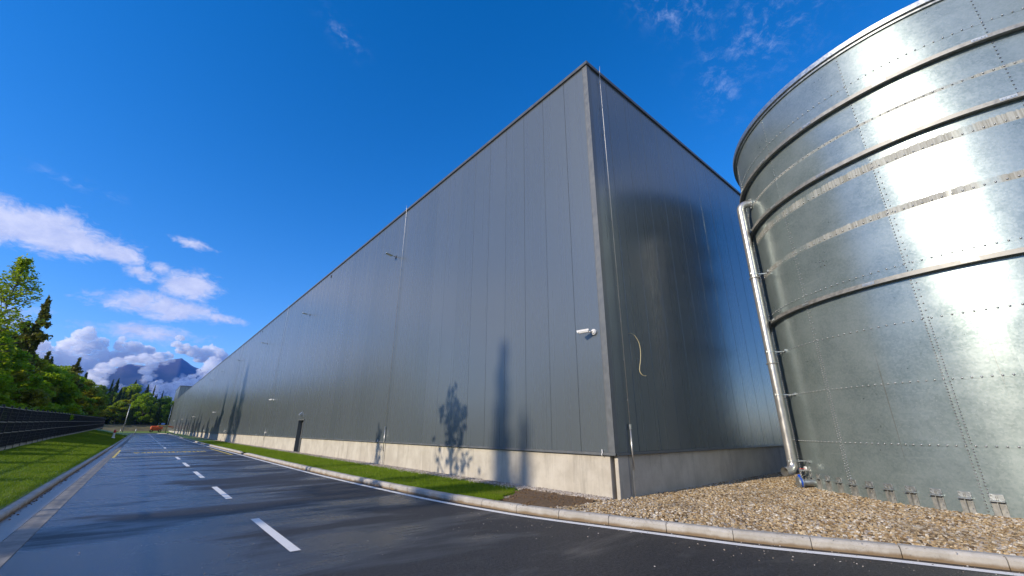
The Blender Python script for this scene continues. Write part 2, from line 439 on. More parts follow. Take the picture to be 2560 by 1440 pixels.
def m_galv(name='galvanised_plate', stains=False, rough=0.30):
    m, t, p = material(name)
    geo = t.n('ShaderNodeNewGeometry'); pos = geo.outputs['Position']
    x, y, z = t.sep(pos)
    info = t.n('ShaderNodeObjectInfo').outputs['Random']
    ang = t.m('ARCTAN2', t.m('SUBTRACT', y, TY), t.m('SUBTRACT', x, TX))
    q = t.comb(t.m('MULTIPLY', ang, TR), z, 0.0) if stains else pos
    sp = t.n('ShaderNodeTexVoronoi'); t.l(q, sp.inputs['Vector']); sp.inputs['Scale'].default_value = 28
    spv = t.sep(sp.outputs['Color'])[0]
    cl = t.noise(q, 1.1, 6, 0.62)
    vs = t.noise(t.mapv(q, (7, 0.5, 1)), 1.0, 6, 0.7)       # vertical run marks
    hb = t.noise(t.mapv(q, (0.5, 9, 1)), 1.0, 5, 0.7)       # horizontal rolling marks
    c = t.mix(t.mr(cl, 0.3, 0.7), (0.225, 0.29, 0.285), (0.33, 0.40, 0.39))
    c = t.mix(t.m('MULTIPLY', spv, 0.35), c, (0.46, 0.51, 0.52))
    c = t.mix(t.mr(info, 0, 1, 0.0, 0.28, smooth=False), c, (0.25, 0.31, 0.33))
    c = t.mix(t.mr(vs, 0.62, 0.8, 0, 0.5), c, (0.50, 0.52, 0.50))
    r = t.m('ADD', t.mr(cl, 0.3, 0.7, rough - 0.012, rough + 0.02), t.m('ADD', t.m('MULTIPLY', t.m('SUBTRACT', spv, 0.5), 0.03), t.m('MULTIPLY', t.m('SUBTRACT', hb, 0.5), 0.05)))
    metal = 0.56
    if stains:
        # brown-white run-off bands standing just above three of the seams
        tot = None
        teeth = t.noise(t.mapv(q, (26, 0.35, 1)), 1.0, 4, 0.7)
        patch = t.noise(t.mapv(q, (0.8, 0.1, 1), (3, 0, 0)), 1.0, 3, 0.6)
        for z0, hgt, amp in ((7.58, 0.20, .75), (6.325, 0.15, .8), (8.835, 0.07, 0.7)):
            top = t.m('ADD', z0 + hgt * 0.55, t.m('MULTIPLY', teeth, hgt * 0.9))
            b = t.m('MULTIPLY', t.mr(z, z0 - 0.03, z0 - 0.01), t.mr(t.m('SUBTRACT', top, z), 0.0, 0.02))
            b = t.m('MULTIPLY', t.m('MULTIPLY', b, t.mr(patch, 0.3, 0.5)), amp)
            tot = b if tot is None else t.m('MAXIMUM', tot, b)
        sc = t.mix(t.mr(teeth, 0.35, 0.65), (0.20, 0.18, 0.14), (0.42, 0.42, 0.39))
        c = t.mix(tot, c, sc)
        r = t.m('MAXIMUM', r, t.m('MULTIPLY', tot, 0.75))
        t.l(t.m('SUBTRACT', metal, t.m('MULTIPLY', tot, 0.8)), p.inputs['Metallic'])
        # long thin drips
        dr = t.noise(t.mapv(q, (16, 0.12, 1), (5, 2, 0)), 1.0, 3, 0.5)
        c2 = t.mix(t.mr(dr, 0.70, 0.76, 0, 0.55), c, (0.22, 0.20, 0.16)); c = c2
    else: p.inputs['Metallic'].default_value = metal
    if stains:
        sk = t.voro(q, 14.0); fl = t.mr(sk, 0.05, 0.10, 1, 0)
        c = t.mix(t.m('MULTIPLY', fl, t.mr(t.noise(q, 0.7, 3), 0.42, 0.62, 0, 0.55)), c, (0.72, 0.76, 0.76))
        c = t.mix(t.mr(hb, 0.58, 0.74, 0, 0.4), c, (0.44, 0.50, 0.50))
    t.l(c, p.inputs['Base Color']); t.l(r, p.inputs['Roughness'])
    hgt = t.m('ADD', t.m('MULTIPLY', t.noise(t.mapv(q, (0.8, 1.5, 1)), 1.0, 3, 0.5), 1.0), t.m('MULTIPLY', hb, 0.12))
    t.l(t.bump(hgt, 0.10, 0.03), p.inputs['Normal'])
    return m


TX, TY, TR = 17.25, -0.33, 5.27
MAT = {}
MAT['clad'] = m_cladding()
MAT['trim'] = simple('grey_trim', (0.13, 0.14, 0.145), 0.38, 0.1, spec=0.6)
MAT['coping'] = simple('dark_coping', (0.09, 0.095, 0.10), 0.35, 0.1)
MAT['dark'] = simple('dark_gap', (0.012, 0.013, 0.014), 0.7)
MAT['concrete'] = m_concrete()
MAT['kerb'] = m_kerb()
MAT['asphalt'] = m_asphalt()
MAT['gutter'] = m_gutter(0.9)
MAT['gutter_dry'] = m_gutter(0.1)
MAT['white'] = m_paint('white_road_paint', (0.86, 0.86, 0.84))
MAT['yellow'] = m_paint('yellow_road_paint', (0.80, 0.58, 0.03))
MAT['grass'] = m_grass()
MAT['lawn'] = m_grass('lawn_ground', False)
MAT['soil'] = simple('bare_soil', (0.135, 0.085, 0.045), 0.95, var=0.5, scale=14, bump=0.9)
GR = [(0.0, (0.06, 0.04, 0.022)), (0.2, (0.25, 0.16, 0.07)), (0.45, (0.42, 0.30, 0.15)), (0.68, (0.56, 0.45, 0.28)), (0.86, (0.30, 0.27, 0.25)), (1.0, (0.78, 0.73, 0.62))]
GR2 = [(0.0, (0.12, 0.10, 0.085)), (0.25, (0.30, 0.25, 0.20)), (0.55, (0.42, 0.37, 0.32)), (0.85, (0.52, 0.49, 0.46)), (1.0, (0.66, 0.64, 0.60))]
MAT['stone'] = m_gravel('tan_gravel', GR)
MAT['stone2'] = m_gravel('grey_gravel', GR2)
MAT['gravelbed'] = m_gravel('gravel_bed', GR, False)
MAT['galv'] = m_galv('galvanised_plate', True)
MAT['galv_plain'] = simple('galvanised_steel', (0.50, 0.53, 0.53), 0.4, 0.85, var=0.15, scale=12)
MAT['galv_dull'] = simple('dull_galvanised_ring', (0.33, 0.33, 0.31), 0.55, 0.55, var=0.3, scale=9)
MAT['bolt'] = simple('zinc_bolt', (0.46, 0.47, 0.47), 0.35, 0.9)
MAT['steel'] = simple('stainless_pipe', (0.55, 0.54, 0.51), 0.34, 0.75, var=0.08, scale=5)
MAT['rod'] = simple('aluminium_rod', (0.55, 0.55, 0.54), 0.4, 0.7)
MAT['whiteplastic'] = simple('white_plastic', (0.78, 0.78, 0.77), 0.35, var=0.03)
MAT['black'] = simple('black_plastic', (0.02, 0.021, 0.023), 0.4)
MAT['blue'] = simple('blue_enamel', (0.01, 0.09, 0.55), 0.3)
MAT['red'] = simple('red_enamel', (0.55, 0.03, 0.02), 0.35)
MAT['orange'] = simple('orange_paint', (0.62, 0.10, 0.015), 0.35)
MAT['cream'] = simple('cream_paint', (0.60, 0.45, 0.16), 0.4)
MAT['rubber'] = simple('tyre_rubber', (0.02, 0.02, 0.02), 0.8)
MAT['fence'] = simple('anthracite_fence_steel', (0.022, 0.026, 0.030), 0.42, 0.2)
MAT['cable'] = simple('yellow_cable', (0.58, 0.50, 0.28), 0.5)
MAT['door'] = simple('grey_door_paint', (0.10, 0.11, 0.115), 0.35)
MAT['bark'] = simple('grey_bark', (0.13, 0.10, 0.075), 0.9, var=0.4, scale=5, bump=0.8)
MAT['bark2'] = simple('pale_bark', (0.24, 0.19, 0.14), 0.9, var=0.4, scale=5, bump=0.8)
MAT['beech'] = m_leaf('beech_leaf', (0.085, 0.14, 0.008), (0.34, 0.44, 0.02), 0.5)
MAT['bright'] = m_leaf('spring_leaf', (0.10, 0.19, 0.006), (0.34, 0.48, 0.016), 0.5)
MAT['olive'] = m_leaf('olive_leaf', (0.13, 0.15, 0.008), (0.38, 0.38, 0.02), 0.5)
MAT['spruce'] = m_leaf('spruce_needle', (0.022, 0.045, 0.012), (0.09, 0.13, 0.022), 0.2)
MAT['spruce2'] = m_leaf('larch_needle', (0.05, 0.065, 0.008), (0.19, 0.19, 0.02), 0.25)
MAT['forestfloor'] = simple('forest_floor', (0.05, 0.06, 0.02), 0.95, var=0.5, scale=1.2, bump=0.5)
MAT['bank'] = simple('dry_grass_bank', (0.12, 0.11, 0.055), 0.95, var=0.45, scale=0.35, bump=0.8)


# ------------------------------------------------------------------ terrain heights
def gz(y):                       # road level, almost level then rising gently at the far end
    return 0.0 if y < 60 else (y - 60) * 0.0024


FP = [(-60, -5.3, .28), (-10, -5.55, .28), (30, -5.8, .36), (35, -5.9, .43), (45, -6.2, .55), (61, -6.4, .80), (82, -6.65, 1.04), (110, -7.0, 1.40), (156, -7.8, 2.0), (400, -12, 3.2)]


def fence_at(y):
    ys = [q[0] for q in FP]
    return float(np.interp(y, ys, [q[1] for q in FP])), float(np.interp(y, ys, [q[2] for q in FP]))


KX = -1.58                       # front edge of the left kerb


def zlawn(x, y):
    fx, fz = fence_at(y)
    t = min(1.0, max(0.0, (KX - 0.16 - x) / (KX - 0.16 - fx)))
    s = t * t * (3 - 2 * t) * 0.4 + t * 0.6
    fall = 1.0 if y < 135 else max(0.0, 1 - (y - 135) / 28.0)
    z0 = gz(y) + 0.125
    return z0 + s * (fz - 0.12 - z0) * (0.25 + 0.75 * fall)


def grid(name, xs, ys, zf, mat, smooth=True, **kw):
    v = [(x, y, zf(x, y)) for y in ys for x in xs]
    nx = len(xs); f = [(j * nx + i, j * nx + i + 1, (j + 1) * nx + i + 1, (j + 1) * nx + i) for j in range(len(ys) - 1) for i in range(nx - 1)]
    return link(name, mesh_np(name, v, f, mat, smooth), **kw)


# big sheet to the horizon
grid('ground', list(np.linspace(-9000, 9000, 25)), list(np.linspace(-3000, 12000, 25)), lambda x, y: -0.30, MAT['forestfloor'], kind='structure')

# white edge line / right kerb path (line centre), smoothed
WP = [(11.3, -6.5), (9.6, -3.0), (8.80, -1.0), (8.28, .37), (7.84, 1.56), (7.52, 2.25), (7.20, 2.97), (6.86, 4.13), (6.34, 5.9), (6.08, 6.95), (5.76, 9.24), (5.62, 11.3), (5.42, 17), (5.38, 25), (5.40, 31), (5.42, 38), (5.42, 52), (5.5, 82), (5.8, 110), (6.1, 140), (6.1, 158), (5.2, 167), (3.0, 171.5), (-1.0, 173), (-12, 173.5), (-40, 174)]


def catmull(P, step=0.25):
    P = [Vector((*p, 0)) for p in P]; out = []
    for i in range(len(P) - 1):
        a, b, c, d = P[max(i - 1, 0)], P[i], P[i + 1], P[min(i + 2, len(P) - 1)]
        # centripetal-ish: scale the tangents by the span
        L = (c - b).length
        t0 = (c - a) / max((b - a).length + L, 1e-6) * L; t1 = (d - b) / max(L + (d - c).length, 1e-6) * L
        n = max(2, int(L / step))
        for k in range(n):
            s = k / n
            out.append(b * (2 * s**3 - 3 * s**2 + 1) + t0 * (s**3 - 2 * s**2 + s) + c * (-2 * s**3 + 3 * s**2) + t1 * (s**3 - s**2))
    out.append(P[-1]); return out


EDGE = catmull(WP)


def offset_path(pts, d):
    out = []
    for i, p in enumerate(pts):
        t = (pts[min(i + 1, len(pts) - 1)] - pts[max(i - 1, 0)]).normalized()
        out.append(p + Vector((t.y, -t.x, 0)) * d)        # to the right of travel (+X when going +Y)
    return out


def ribbon(name, pa, pb, zf, mat, **kw):
    v = []
    for a, b in zip(pa, pb): v += [(a.x, a.y, zf(a)), (b.x, b.y, zf(b))]
    f = [(2 * i, 2 * i + 1, 2 * i + 3, 2 * i + 2) for i in range(len(pa) - 1)]
    return link(name, mesh_np(name, v, f, mat), **kw)


# ------------------------------------------------------------------ road
def road():
    ys = sorted(set([-40, -20] + list(range(-10, 60, 2)) + list(range(60, 176, 4)) + [178]))
    kf = offset_path(EDGE, 0.10)
    ex = lambda y: float(np.interp(y, [p.y for p in kf if p.y < 160], [p.x for p in kf if p.y < 160]))
    v = []; f = []
    for j, y in enumerate(ys):
        x1 = ex(y) if y < 150 else 9.0
        if y < -6: x1 = 40
        x1 = min(x1 + 0.35, 40)
        for i in range(9):
            v.append((-0.93 + (x1 + 0.93) * i / 8, y, gz(y)))
    for j in range(len(ys) - 1):
        for i in range(8): f.append((j * 9 + i, j * 9 + i + 1, (j + 1) * 9 + i + 1, (j + 1) * 9 + i))
    link('road', mesh_np('road', v, f, MAT['asphalt']), kind='structure')
    grid('cross_road', [-60, -30, -10, -4.2, -0.93], [162, 166, 170, 173.5], lambda x, y: gz(y) + 0.004, MAT['asphalt'], kind='structure')
    grid('road_behind', [8.6 + i for i in range(0, 40, 4)], [-30, -16, -8, -6.5], lambda x, y: -0.01, MAT['asphalt'], kind='structure')
    # kerbside white line
    ln = [p for p in EDGE if p.y < 156]
    ribbon('edge_line', offset_path(ln, -0.115), offset_path(ln, 0.025), lambda p: gz(p.y) + 0.004, MAT['white'], kind='structure')
    # centre dashes
    k = 0
    while True:
        y0 = 6.95 + 5.95 * k; k += 1
        if y0 > 150: break
        if 33 < y0 < 46: continue
        mb = MB(); a, b = y0, y0 + 2.85
        mb.add([(1.93, a, gz(a) + .004), (2.07, a, gz(a) + .004), (2.07, b, gz(b) + .004), (1.93, b, gz(b) + .004)], [(0, 1, 2, 3)])
        mb.obj('lane_dash', MAT['white'], kind='structure')
    # yellow box and its writing
    mb = MB()
    def q(x0, x1, ya, yb): mb.add([(x0, ya, .004), (x1, ya, .004), (x1, yb, .004), (x0, yb, .004)], [(0, 1, 2, 3)])
    q(-0.92, -0.80, 34.6, 46.6); q(4.88, 5.0, 34.0, 46.2)
    q(-0.795, 4.875, 34.35, 34.47); q(-0.795, 4.875, 46.2, 46.32)
    mb.obj('yellow_box_marking', MAT['yellow'], kind='structure')
    cu = bpy.data.curves.new('road_lettering', 'FONT'); cu.body = 'INTERVENCIJSKA'; cu.size = 1.0; cu.resolution_u = 2
    cu.align_x = 'CENTER'; cu.align_y = 'CENTER'; cu.space_character = 1.15; cu.offset = 0.03
    o = bpy.data.objects.new('tmp', cu); COL.objects.link(o); bpy.context.view_layer.update()
    me = bpy.data.meshes.new_from_object(o); bpy.data.objects.remove(o)
    w = max(p.co.x for p in me.vertices) - min(p.co.x for p in me.vertices); hh = max(p.co.y for p in me.vertices) - min(p.co.y for p in me.vertices)
    for p in me.vertices: p.co.x *= 4.15 / w; p.co.y *= 2.1 / hh
    me.materials.clear(); me.materials.append(MAT['yellow'])
    link('road_lettering', me, None, (2.05, 40.9, 0.004), (0, 0, math.pi), kind='structure')


road()


# ------------------------------------------------------------------ kerbs
def kerb_stone_mesh(name, L=0.992, w=0.17, h=0.142, ch=0.04):
    # profile across (x to the back), chamfered front top edge; runs along y
    pr = [(0, -0.1), (0, h - ch), (ch * 0.55, h - 0.012), (ch * 1.1, h), (w - 0.012, h), (w, h - 0.012), (w, -0.1)]
    e = 0.006
    rows = [(-L / 2, e), (-L / 2 + e, 0), (L / 2 - e, 0), (L / 2, e)]
    v = []
    for y, ins in rows:
        for x, z in pr: v.append((x + (ins if x < w / 2 else -ins), y, z - (ins if z > 0 else 0)))
    n = len(pr); mb = MB(); f = []
    for j in range(3):
        for i in range(n - 1): f.append((j * n + i, (j + 1) * n + i, (j + 1) * n + i + 1, j * n + i + 1))
    f.append(tuple(range(n))); f.append(tuple(3 * n + i for i in reversed(range(n))))
    mb.add(v, f); return mb.mesh(name, MAT['kerb'])


def kerbs():
    rnd = random.Random(4)
    ms = [kerb_stone_mesh('kerb_stone')]
    ms.append(kerb_stone_mesh('kerb_stone', w=0.16, h=0.115, ch=0.03))
    k = empty('right_kerb', kind='structure')
    path = offset_path(EDGE, 0.155)
    # walk the path at 1 m spacing
    acc = 0.0; nxt = 0.55; i = 0; pts = []
    for a, b in zip(path[:-1], path[1:]):
        L = (b - a).length
        while acc + L >= nxt:
            pts.append(a.lerp(b, (nxt - acc) / L)); nxt += 1.0
        acc += L
    n = 0
    for a, b in zip(pts[:-1], pts[1:]):
        c = (a + b) / 2; t = (b - a).normalized()
        if 33.6 < c.y < 34.8 or c.x < -14: continue
        n += 1
        if n > 200: break
        rz = math.atan2(-t.x, t.y)
        low = (32.6 < c.y < 33.6) or (34.8 < c.y < 35.8)
        link('kerb_stone', ms[0], k, (c.x + rnd.uniform(-.004, .004), c.y, gz(c.y) + rnd.uniform(-.004, .004) - (0.04 if low else 0)),
             ((0.07 if 34.8 < c.y < 35.8 else (-0.07 if low else 0)) + rnd.uniform(-.003, .003), rnd.uniform(-.01, .01), rz + rnd.uniform(-.004, .004)))
    # left kerb: top front edge at KX, seen from the road side
    k2 = empty('left_kerb', kind='structure')
    for j in range(158):
        y = 4.5 + j
        link('kerb_stone', ms[1], k2, (KX + rnd.uniform(-.006, .006), y, gz(y) + rnd.uniform(-.004, .004)),
             (rnd.uniform(-.004, .004), rnd.uniform(-.015, .015), math.pi + rnd.uniform(-.006, .006)))
    # gutter: sloping wet strip, slot drain, dry slab
    ys = list(range(0, 162, 2))
    grid('gutter_strip', [KX - 0.02, KX + 0.18, -1.235], ys, lambda x, y: gz(y) - 0.012 - (0.006 if x > -1.3 else 0), MAT['gutter'], kind='structure')
    sl_ = empty('gutter_slab_row', kind='structure')
    sm = MB().box((0, 0, -0.06), (0.27, 1.994, 0.12), bevel=0.004).mesh('concrete_slab', MAT['gutter_dry'])
    for j in range(80): link('concrete_slab', sm, sl_, (-1.071, 1 + 2 * j, gz(1 + 2 * j) + 0.0025 + rnd.uniform(-.001, .001)))
    grid('slot_drain', [-1.24, -1.2], ys, lambda x, y: gz(y) - 0.07, MAT['dark'], kind='structure')
    mb = MB()
    for j in range(420):
        y = 3 + j * 0.10
        mb.box((-1.2205, y, gz(y) - 0.021), (0.028, 0.035, 0.02))
    mb.obj('drain_bars', MAT['galv_dull'], kind='stuff')
    # silt and grit washed against the kerb foot
    mb = MB()
    for j in range(260):
        y = rnd.uniform(5, 45); x = KX + 0.01 + abs(rnd.gauss(0, .05)); s = rnd.uniform(.006, .022)
        mb.box((x, y, -0.012 + s * .3), (s, s * 1.4, s), rz=rnd.uniform(0, 3))
    mb.obj('kerb_grit', MAT['soil'], kind='stuff')


kerbs()


# ------------------------------------------------------------------ grass, soil, gravel ground
def grounds():
    rnd = np.random.default_rng(5)
    # left lawn
    ts = np.linspace(0, 1, 14)
    ys = list(range(-20, 60, 2)) + list(range(60, 164, 4))
    v = []
    for y in ys:
        fx = fence_at(y)[0] - 0.1; x0 = KX - 0.14
        for t in ts:
            x = x0 + (fx - x0) * t
            v.append((x, y, zlawn(x, y) + 0.02 * noise.noise(Vector((x * .8, y * .5, 0)))))
    n = len(ts); f = [(j * n + i, (j + 1) * n + i, (j + 1) * n + i + 1, j * n + i + 1) for j in range(len(ys) - 1) for i in range(n - 1)]
    link('lawn', mesh_np('lawn', v, f, MAT['lawn'], True), kind='structure')
    # verge between the right kerb and the wall
    kb = [p for p in offset_path(EDGE, 0.305) if 5.0 < p.y < 158]
    ribbon('verge', kb, [Vector((8.40, p.y, 0)) for p in kb], lambda p: gz(p.y) + 0.115, MAT['lawn'], kind='structure')
    # gravel apron round the tank and along the short wall
    kb2 = [p for p in offset_path(EDGE, 0.30) if p.y < 8.4]
    v = []; nn = 16
    for p in kb2:
        for i in range(nn): 
            x = p.x + (36 - p.x) * (i / (nn - 1)) ** 1.5
            v.append((x, p.y, 0.118 + 0.015 * noise.noise(Vector((x, p.y, 3)))))
    f = [(j * nn + i, j * nn + i + 1, (j + 1) * nn + i + 1, (j + 1) * nn + i) for j in range(len(kb2) - 1) for i in range(nn - 1)]
    link('gravel_bed', mesh_np('gravel_bed', v, f, MAT['gravelbed']), kind='structure')
    mb = MB()
    # strip of grey gravel along the long wall
    v = []; ys = list(np.arange(6.9, 110, 1.0))
    for y in ys: v += [(7.92 + 0.06 * noise.noise(Vector((0, y * .7, 0))), y, gz(y) + .122), (8.42, y, gz(y) + .14)]
    f = [(2 * i, 2 * i + 1, 2 * i + 3, 2 * i + 2) for i in range(len(ys) - 1)]
    link('gravel_strip', mesh_np('gravel_strip', v, f, MAT['gravelbed']), kind='structure')
    # bare soil tongue at the end of the verge
    outl = [(6.62, 6.05), (6.35, 7.0), (6.28, 7.9), (6.9, 8.1), (7.5, 8.6), (8.02, 8.9), (8.12, 7.8), (8.14, 6.9), (7.9, 6.45), (7.55, 6.25), (7.1, 6.1)]
    c = (7.3, 7.3)
    v = [(c[0], c[1], .172)]
    ring = [.85, .5]
    for s, zc in ((0.55, .163), (1.0, .121)):
        for (x, y) in outl: v.append((c[0] + (x - c[0]) * s, c[1] + (y - c[1]) * s, zc))
    m = len(outl); mb = MB(); f = [(0, 1 + i, 1 + (i + 1) % m) for i in range(m)] + [(1 + i, 1 + m + i, 1 + m + (i + 1) % m, 1 + (i + 1) % m) for i in range(m)]
    mb.add(v, f); mb.obj('soil_patch', MAT['soil'], kind='structure', smooth=True)
    mb = MB(); r = random.Random(3)
    for j in range(900):
        a = r.uniform(0, 6.28); q = math.sqrt(r.random()) * 1.0
        i = int(a / 6.2832 * m) % m; o = outl[i]
        x = c[0] + (o[0] - c[0]) * q + r.uniform(-.1, .1); y = c[1] + (o[1] - c[1]) * q + r.uniform(-.1, .1)
        s = r.uniform(.012, .04); mb.box((x, y, .172 - .05 * q + s * .2), (s, s, s * .8), rot=Matrix.Rotation(r.uniform(0, 3), 3, (r.random(), r.random(), r.random() + .1)))
    mb.obj('soil_clods', MAT['soil'], kind='stuff')

    def stones(name, X, Y, Z, size, mat):
        n = len(X)
        base = np.array([(-1, -1, -.8), (1, -1, -.8), (1, 1, -.8), (-1, 1, -.8), (-.7, -.7, .9), (.7, -.7, .9), (.7, .7, .9), (-.7, .7, .9)], float)
        fc = np.array([(0, 1, 5, 4), (1, 2, 6, 5), (2, 3, 7, 6), (3, 0, 4, 7), (4, 5, 6, 7)])
        V = np.repeat(base[None], n, 0) * (0.75 + 0.5 * rnd.random((n, 8, 1)))
        V *= np.stack([size * rnd.uniform(.8, 1.5, n), size * rnd.uniform(.7, 1.1, n), size * rnd.uniform(.45, .8, n)], 1)[:, None]
        a = rnd.uniform(0, 6.28, n); ca, sa = np.cos(a)[:, None], np.sin(a)[:, None]
        ti = rnd.normal(0, .35, n)[:, None]
        x, y, z = V[..., 0], V[..., 1], V[..., 2]
        z2 = z * np.cos(ti) + x * np.sin(ti); x = x * np.cos(ti) - z * np.sin(ti)
        V = np.stack([x * ca - y * sa + X[:, None], x * sa + y * ca + Y[:, None], z2 + Z[:, None]], 2)
        F = (fc[None] + 8 * np.arange(n)[:, None, None]).reshape(-1, 4)
        link(name, mesh_np(name, V.reshape(-1, 3), F, mat), kind='stuff')
    # dense stones in front of tank and wall
    N = 120000
    X = rnd.uniform(6.4, 20, N); Y = rnd.uniform(-4.5, 8.4, N)
    kx = np.interp(Y, [p.y for p in kb2], [p.x for p in kb2])
    keep = (X > kx + .02) & (((Y < 6.09) & (np.hypot(X - TX, Y - TY) > TR + .01)) | (X < 8.33))
    # keep out of the soil tongue
    inside = (X > 6.2) & (X < 8.1) & (Y > 6.25 + 0.55 * np.maximum(0, 6.95 - X)) 
    keep &= ~(inside & (X < 8.0)); keep &= ~(Y > 7.9)
    d = np.hypot(X, Y); keep &= (rnd.random(N) < np.clip(16.0 / d, 0.3, 1.0) ** 1.2)
    keep &= ~((X > 15) & (Y < -1))
    X, Y = X[keep], Y[keep]
    Z = 0.128 + 0.02 * rnd.random(len(X)) + 0.022 * np.sin(X * 1.7 + 1) * np.cos(Y * 1.3)
    stones('gravel', X, Y, Z, 0.018 * (1 + .35 * rnd.random(len(X))), MAT['stone'])
    # stones and grit spilled over the kerb onto the road
    N = 700
    i = rnd.integers(0, len(kb2), N); off = rnd.exponential(.35, N)
    Xs = np.array([kb2[k].x for k in i]) - .12 - off; Ys = np.array([kb2[k].y for k in i]) - .25 * off + rnd.normal(0, .1, N)
    onk = off < .06
    stones('spilled_stones', Xs, Ys, np.where(onk, .14, .004), .003 + .006 * rnd.random(N) ** 3, MAT['stone2'])
    N = 900
    stones('road_grit', rnd.uniform(-.8, 6.5, N), 6 + 18 * rnd.random(N) ** 1.5, np.full(N, .004), .002 + .0045 * rnd.random(N) ** 4, MAT['stone2'])
    # strip along the long wall
    N = 26000
    Y = 6.3 + 54 * rnd.random(N) ** 1.6
    X = rnd.uniform(7.90, 8.36, N) + np.where(rnd.random(N) < .12, -rnd.exponential(.06, N), 0)
    X = np.where(Y < 8.8, np.maximum(X, 8.36 - .28 * rnd.random(N)), X)
    stones('gravel_border', X, Y, 0.135 + 0.03 * rnd.random(N) * (X - 7.8), 0.016 * (1 + .5 * rnd.random(N)), MAT['stone2'])

    def blades(name, X, Y, Z, H, Wd):
        n = len(X); a = rnd.uniform(0, 6.28, n); lean = rnd.uniform(0, .6, n); la = rnd.uniform(0, 6.28, n)
        dx, dy = np.cos(a) * Wd / 2, np.sin(a) * Wd / 2
        tip = np.stack([X + np.cos(la) * lean * H, Y + np.sin(la) * lean * H, Z + H], 1)
        V = np.stack([np.stack([X - dx, Y - dy, Z], 1), np.stack([X + dx, Y + dy, Z], 1), tip], 1).reshape(-1, 3)
        F = np.arange(3 * n).reshape(-1, 3)
        link(name, mesh_np(name, V, F, MAT['grass']), kind='stuff')
    N = 150000
    Y = 7.3 + 60 * rnd.random(N) ** 1.9
    kx = np.interp(Y, [p.y for p in kb], [p.x for p in kb])
    edge = 7.97 + 0.07 * np.sin(Y * 2.3) + .05 * np.sin(Y * 6.1)
    edge = np.minimum(edge, 6.0 + np.maximum(0, (Y - 7.6)) * 1.4 + .1 * np.sin(Y * 9))
    X = kx + (edge - kx) * rnd.random(N)
    k = (Y > 7.6 + 0.2 * np.sin(X * 7)) & (edge > kx + .05)
    X, Y = X[k], Y[k]; n = len(X)
    sc = np.clip(Y / 14, 1, 3)
    blades('verge_grass', X, Y, 0.11 + 0 * X, rnd.uniform(.035, .085, n), 0.007 * sc)
    N = 230000
    Y = 8 + 112 * rnd.random(N) ** 1.9
    fx = np.interp(Y, [q[0] for q in FP], [q[1] for q in FP])
    X = (KX - .17) + (fx + .12 - (KX - .17)) * rnd.random(N)
    Z = np.array([zlawn(x, y) for x, y in zip(X, Y)]) - .005
    blades('lawn_grass', X, Y, Z, rnd.uniform(.035, .08, N) * np.clip(Y / 40, 1, 1.5), 0.008 * np.clip(Y / 14, 1, 4))
    # forest floor behind the fence
    def zf(x, y):
        fx, fz = fence_at(y); d = fx - x
        return fz - 0.05 + 0.02 * max(0, d) + (0.25 * noise.noise(Vector((x * .1, y * .1, 0))) if d > 2 else 0)
    ys = list(range(-90, 170, 5)); v = []; ds = [0, 2, 5, 10, 20, 40, 80, 140]
    for y in ys:
        fx = fence_at(y)[0] - .12
        for d_ in ds: v.append((fx - d_, y, zf(fx - d_, y)))
    n = len(ds); f = [(j * n + i, (j + 1) * n + i, (j + 1) * n + i + 1, j * n + i + 1) for j in range(len(ys) - 1) for i in range(n - 1)]
    link('forest_floor', mesh_np('forest_floor', v, f, MAT['forestfloor'], True), kind='structure')
    # grass beyond the road end, then the bank with a ledge for the forest
    grid('far_verge', [-130, -60, -20, -5, 0, 8, 20, 60], [173.8, 190, 214], lambda x, y: gz(173) + .1 + (y - 173) * .009, MAT['lawn'], kind='structure')
    def zb(x, y):
        t = min(1, max(0, (y - 222) / 9.0)); return 0.6 + 2.75 * t + 0.12 * noise.noise(Vector((x * .12, y * .3, 0)))
    grid('earth_bank', list(np.linspace(-160, 120, 60)), [212, 218, 222, 224, 226, 228, 230, 232, 240, 260, 300, 380, 480], zb, MAT['bank'], kind='structure')
    # ground beyond the right of the gravel and behind the camera
    grid('open_ground', [36, 60, 120], [-8, 0, 20, 60], lambda x, y: 0.05, MAT['lawn'], kind='structure')
    grid('rear_ground', [-90, -40, -12, -0.9], [-120, -60, -20, -6], lambda x, y: -0.02, MAT['lawn'], kind='structure')


grounds()

# ------------------------------------------------------------------ warehouse
BX, BY, ZT, ZB = 8.359, 6.127, 12.80, 1.05
YE = 214.0


def panel_mesh(name, w, h, axis):
    """flat cladding panel with chamfered side edges; axis 'y' = long wall (faces -X), 'x' = short wall (faces -Y)"""
    c = 0.007; g = 0.003; dpt = 0.05
    a0, a1 = g, w - g
    pr = [(a0, 0.03), (a0, c), (a0 + c, 0), (a1 - c, 0), (a1, c), (a1, 0.03)]   # (along, inwards)
    v = []
    for z in (0, h):
        for al, d in pr: v.append((d, al, z) if axis == 'y' else (al, d, z))
    n = len(pr); f = [(i, i + 1, n + i + 1, n + i) for i in range(n - 1)]
    if axis == 'y': f = [tuple(reversed(q)) for q in f]
    f += [tuple(range(n)), tuple(n + i for i in reversed(range(n)))]
    return MB().add(v, f).mesh(name, MAT['clad'])


